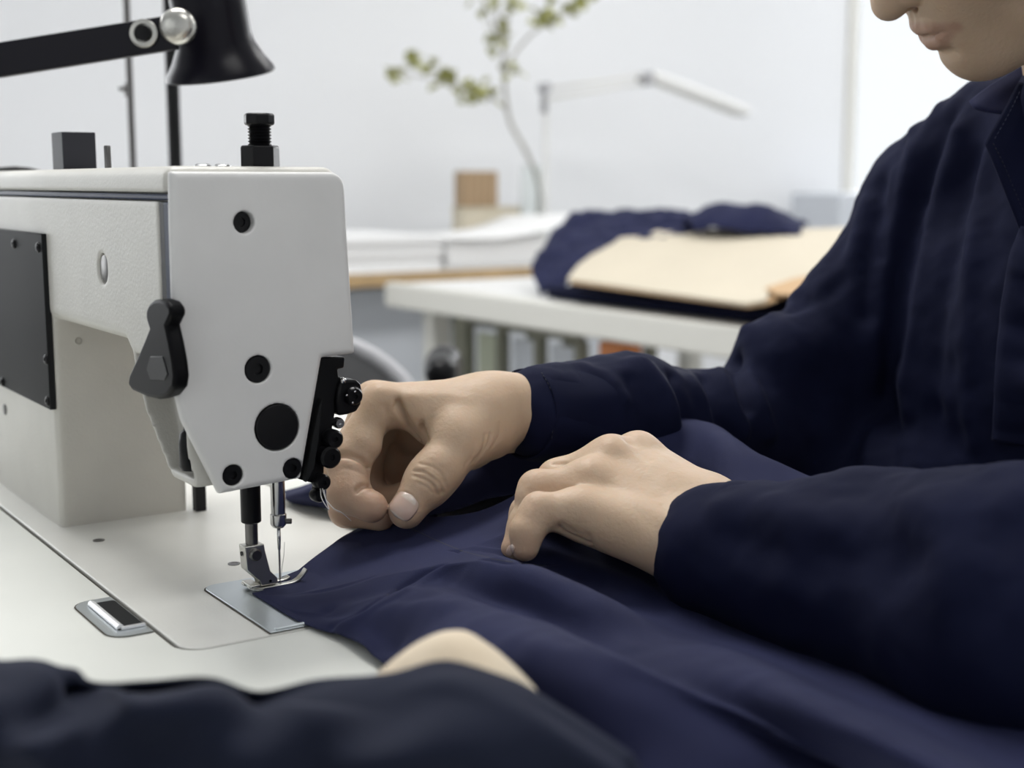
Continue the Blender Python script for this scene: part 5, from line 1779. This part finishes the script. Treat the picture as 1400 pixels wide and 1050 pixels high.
# small grey box by the right window
gx = on(1128, 300, 1, 3.3)
tag(MB().box((gx[0], 3.22, FLOOR), (gx[0] + 0.45, 3.5, on(1140, 264, 1, 3.22)[2])).build('storage_cabinet', M['bluegrey'], bevel=0.01), 'pale blue grey cabinet standing under the bright window', 'cabinet')
gz = on(1140, 264, 1, 3.22)[2]

# ------------------------------------------------------------------ office chair between the tables
cc = at(520, 470, 1.75)
ch = thing('office_chair', (cc[0] - 0.10, cc[1] + 0.25, FLOOR), 'grey mesh-back office chair with black arms between the two tables', 'chair')
chx, chy, chz = cc[0] - 0.10, cc[1] + 0.25, FLOOR
ztop = at(520, 458, 1.75)[2]
fx = unit(np.array([-Fh[0], -Fh[1], 0]))           # the chair back faces the camera
rx_ = np.array([RT[0], RT[1], 0.0])
bc = np.array([cc[0], cc[1], 0.0])
mid = at(505, 500, 1.75)
rim, rowsB = [], []
for a in np.linspace(-1, 1, 25):
    x = a * 0.078 * 1.0
rad = 0.085
cpx = at(500, 560, 1.75)
outl = []
for i in range(25):
    a = math.pi * i / 24
    outl.append(np.array([cpx[0], cpx[1], 0]) + rx_ * (0.20 * (-math.cos(a)) - 0.115) + fx * (-0.05 * math.sin(a)) + np.array([0, 0, ztop - 0.20 + 0.20 * math.sin(a) ** 0.7]))
low = [p * np.array([1, 1, 0]) + np.array([0, 0, ztop - 0.46]) for p in outl]
MB().tube(outl, 0.010, 10).build('back_rim', M['rim'], ch, smooth=True)
PB = patch([outl, [(a + b) / 2 - fx * 0.03 for a, b in zip(outl, low)], low], 25, 14)
link('mesh_back', PB.reshape(-1, 3), grid_faces(14, 25), M['mesh'], ch, smooth=True, solid=0.004)
sx, sy = cpx[0] - rx_[0] * 0.115 - fx[0] * 0.25, cpx[1] - rx_[1] * 0.115 - fx[1] * 0.25
MB().lathe((sx, sy, FLOOR + 0.40), (0, 0, 1), [(0.20, 0), (0.24, 0.02), (0.24, 0.06), (0.21, 0.08), (0, 0.08)], 32).build('seat', M['black'], ch, smooth=True, auto=40)
MB().cyl((sx, sy, FLOOR + 0.06), (sx, sy, FLOOR + 0.40), 0.025).build('post', M['blackmat'], ch)
for i in range(5):
    a = i * 2 * math.pi / 5
    MB().tube([(sx, sy, FLOOR + 0.08), (sx + 0.28 * math.cos(a), sy + 0.28 * math.sin(a), FLOOR + 0.03)], (0.022, 0.014), 10).build('foot', M['blackmat'], ch, smooth=True)
ar = at(604, 500, 1.95)
AF = Field(ar - 0.16, ar + 0.16, 0.006)
AF.cone(ar + np.array([0, 0, -0.006]) - fx * 0.10, ar + np.array([0, 0, -0.006]) + fx * 0.03, 0.026, 0.024)
AF.cone(ar - fx * 0.04 + np.array([0, 0, -0.14]), ar - fx * 0.04, 0.018, 0.020, 0.02)
av, af = AF.mesh(2)
rest = link('arm_rest', av, af, M['black'], ch, smooth=True)
MB().tube(spline([ar - fx * 0.04 + np.array([0, 0, -0.13]), ar - fx * 0.04 + np.array([0, 0, -0.28]), np.array([sx, sy, FLOOR + 0.42])], 12), 0.014, 10).build('arm_support', M['blackmat'], ch, smooth=True)
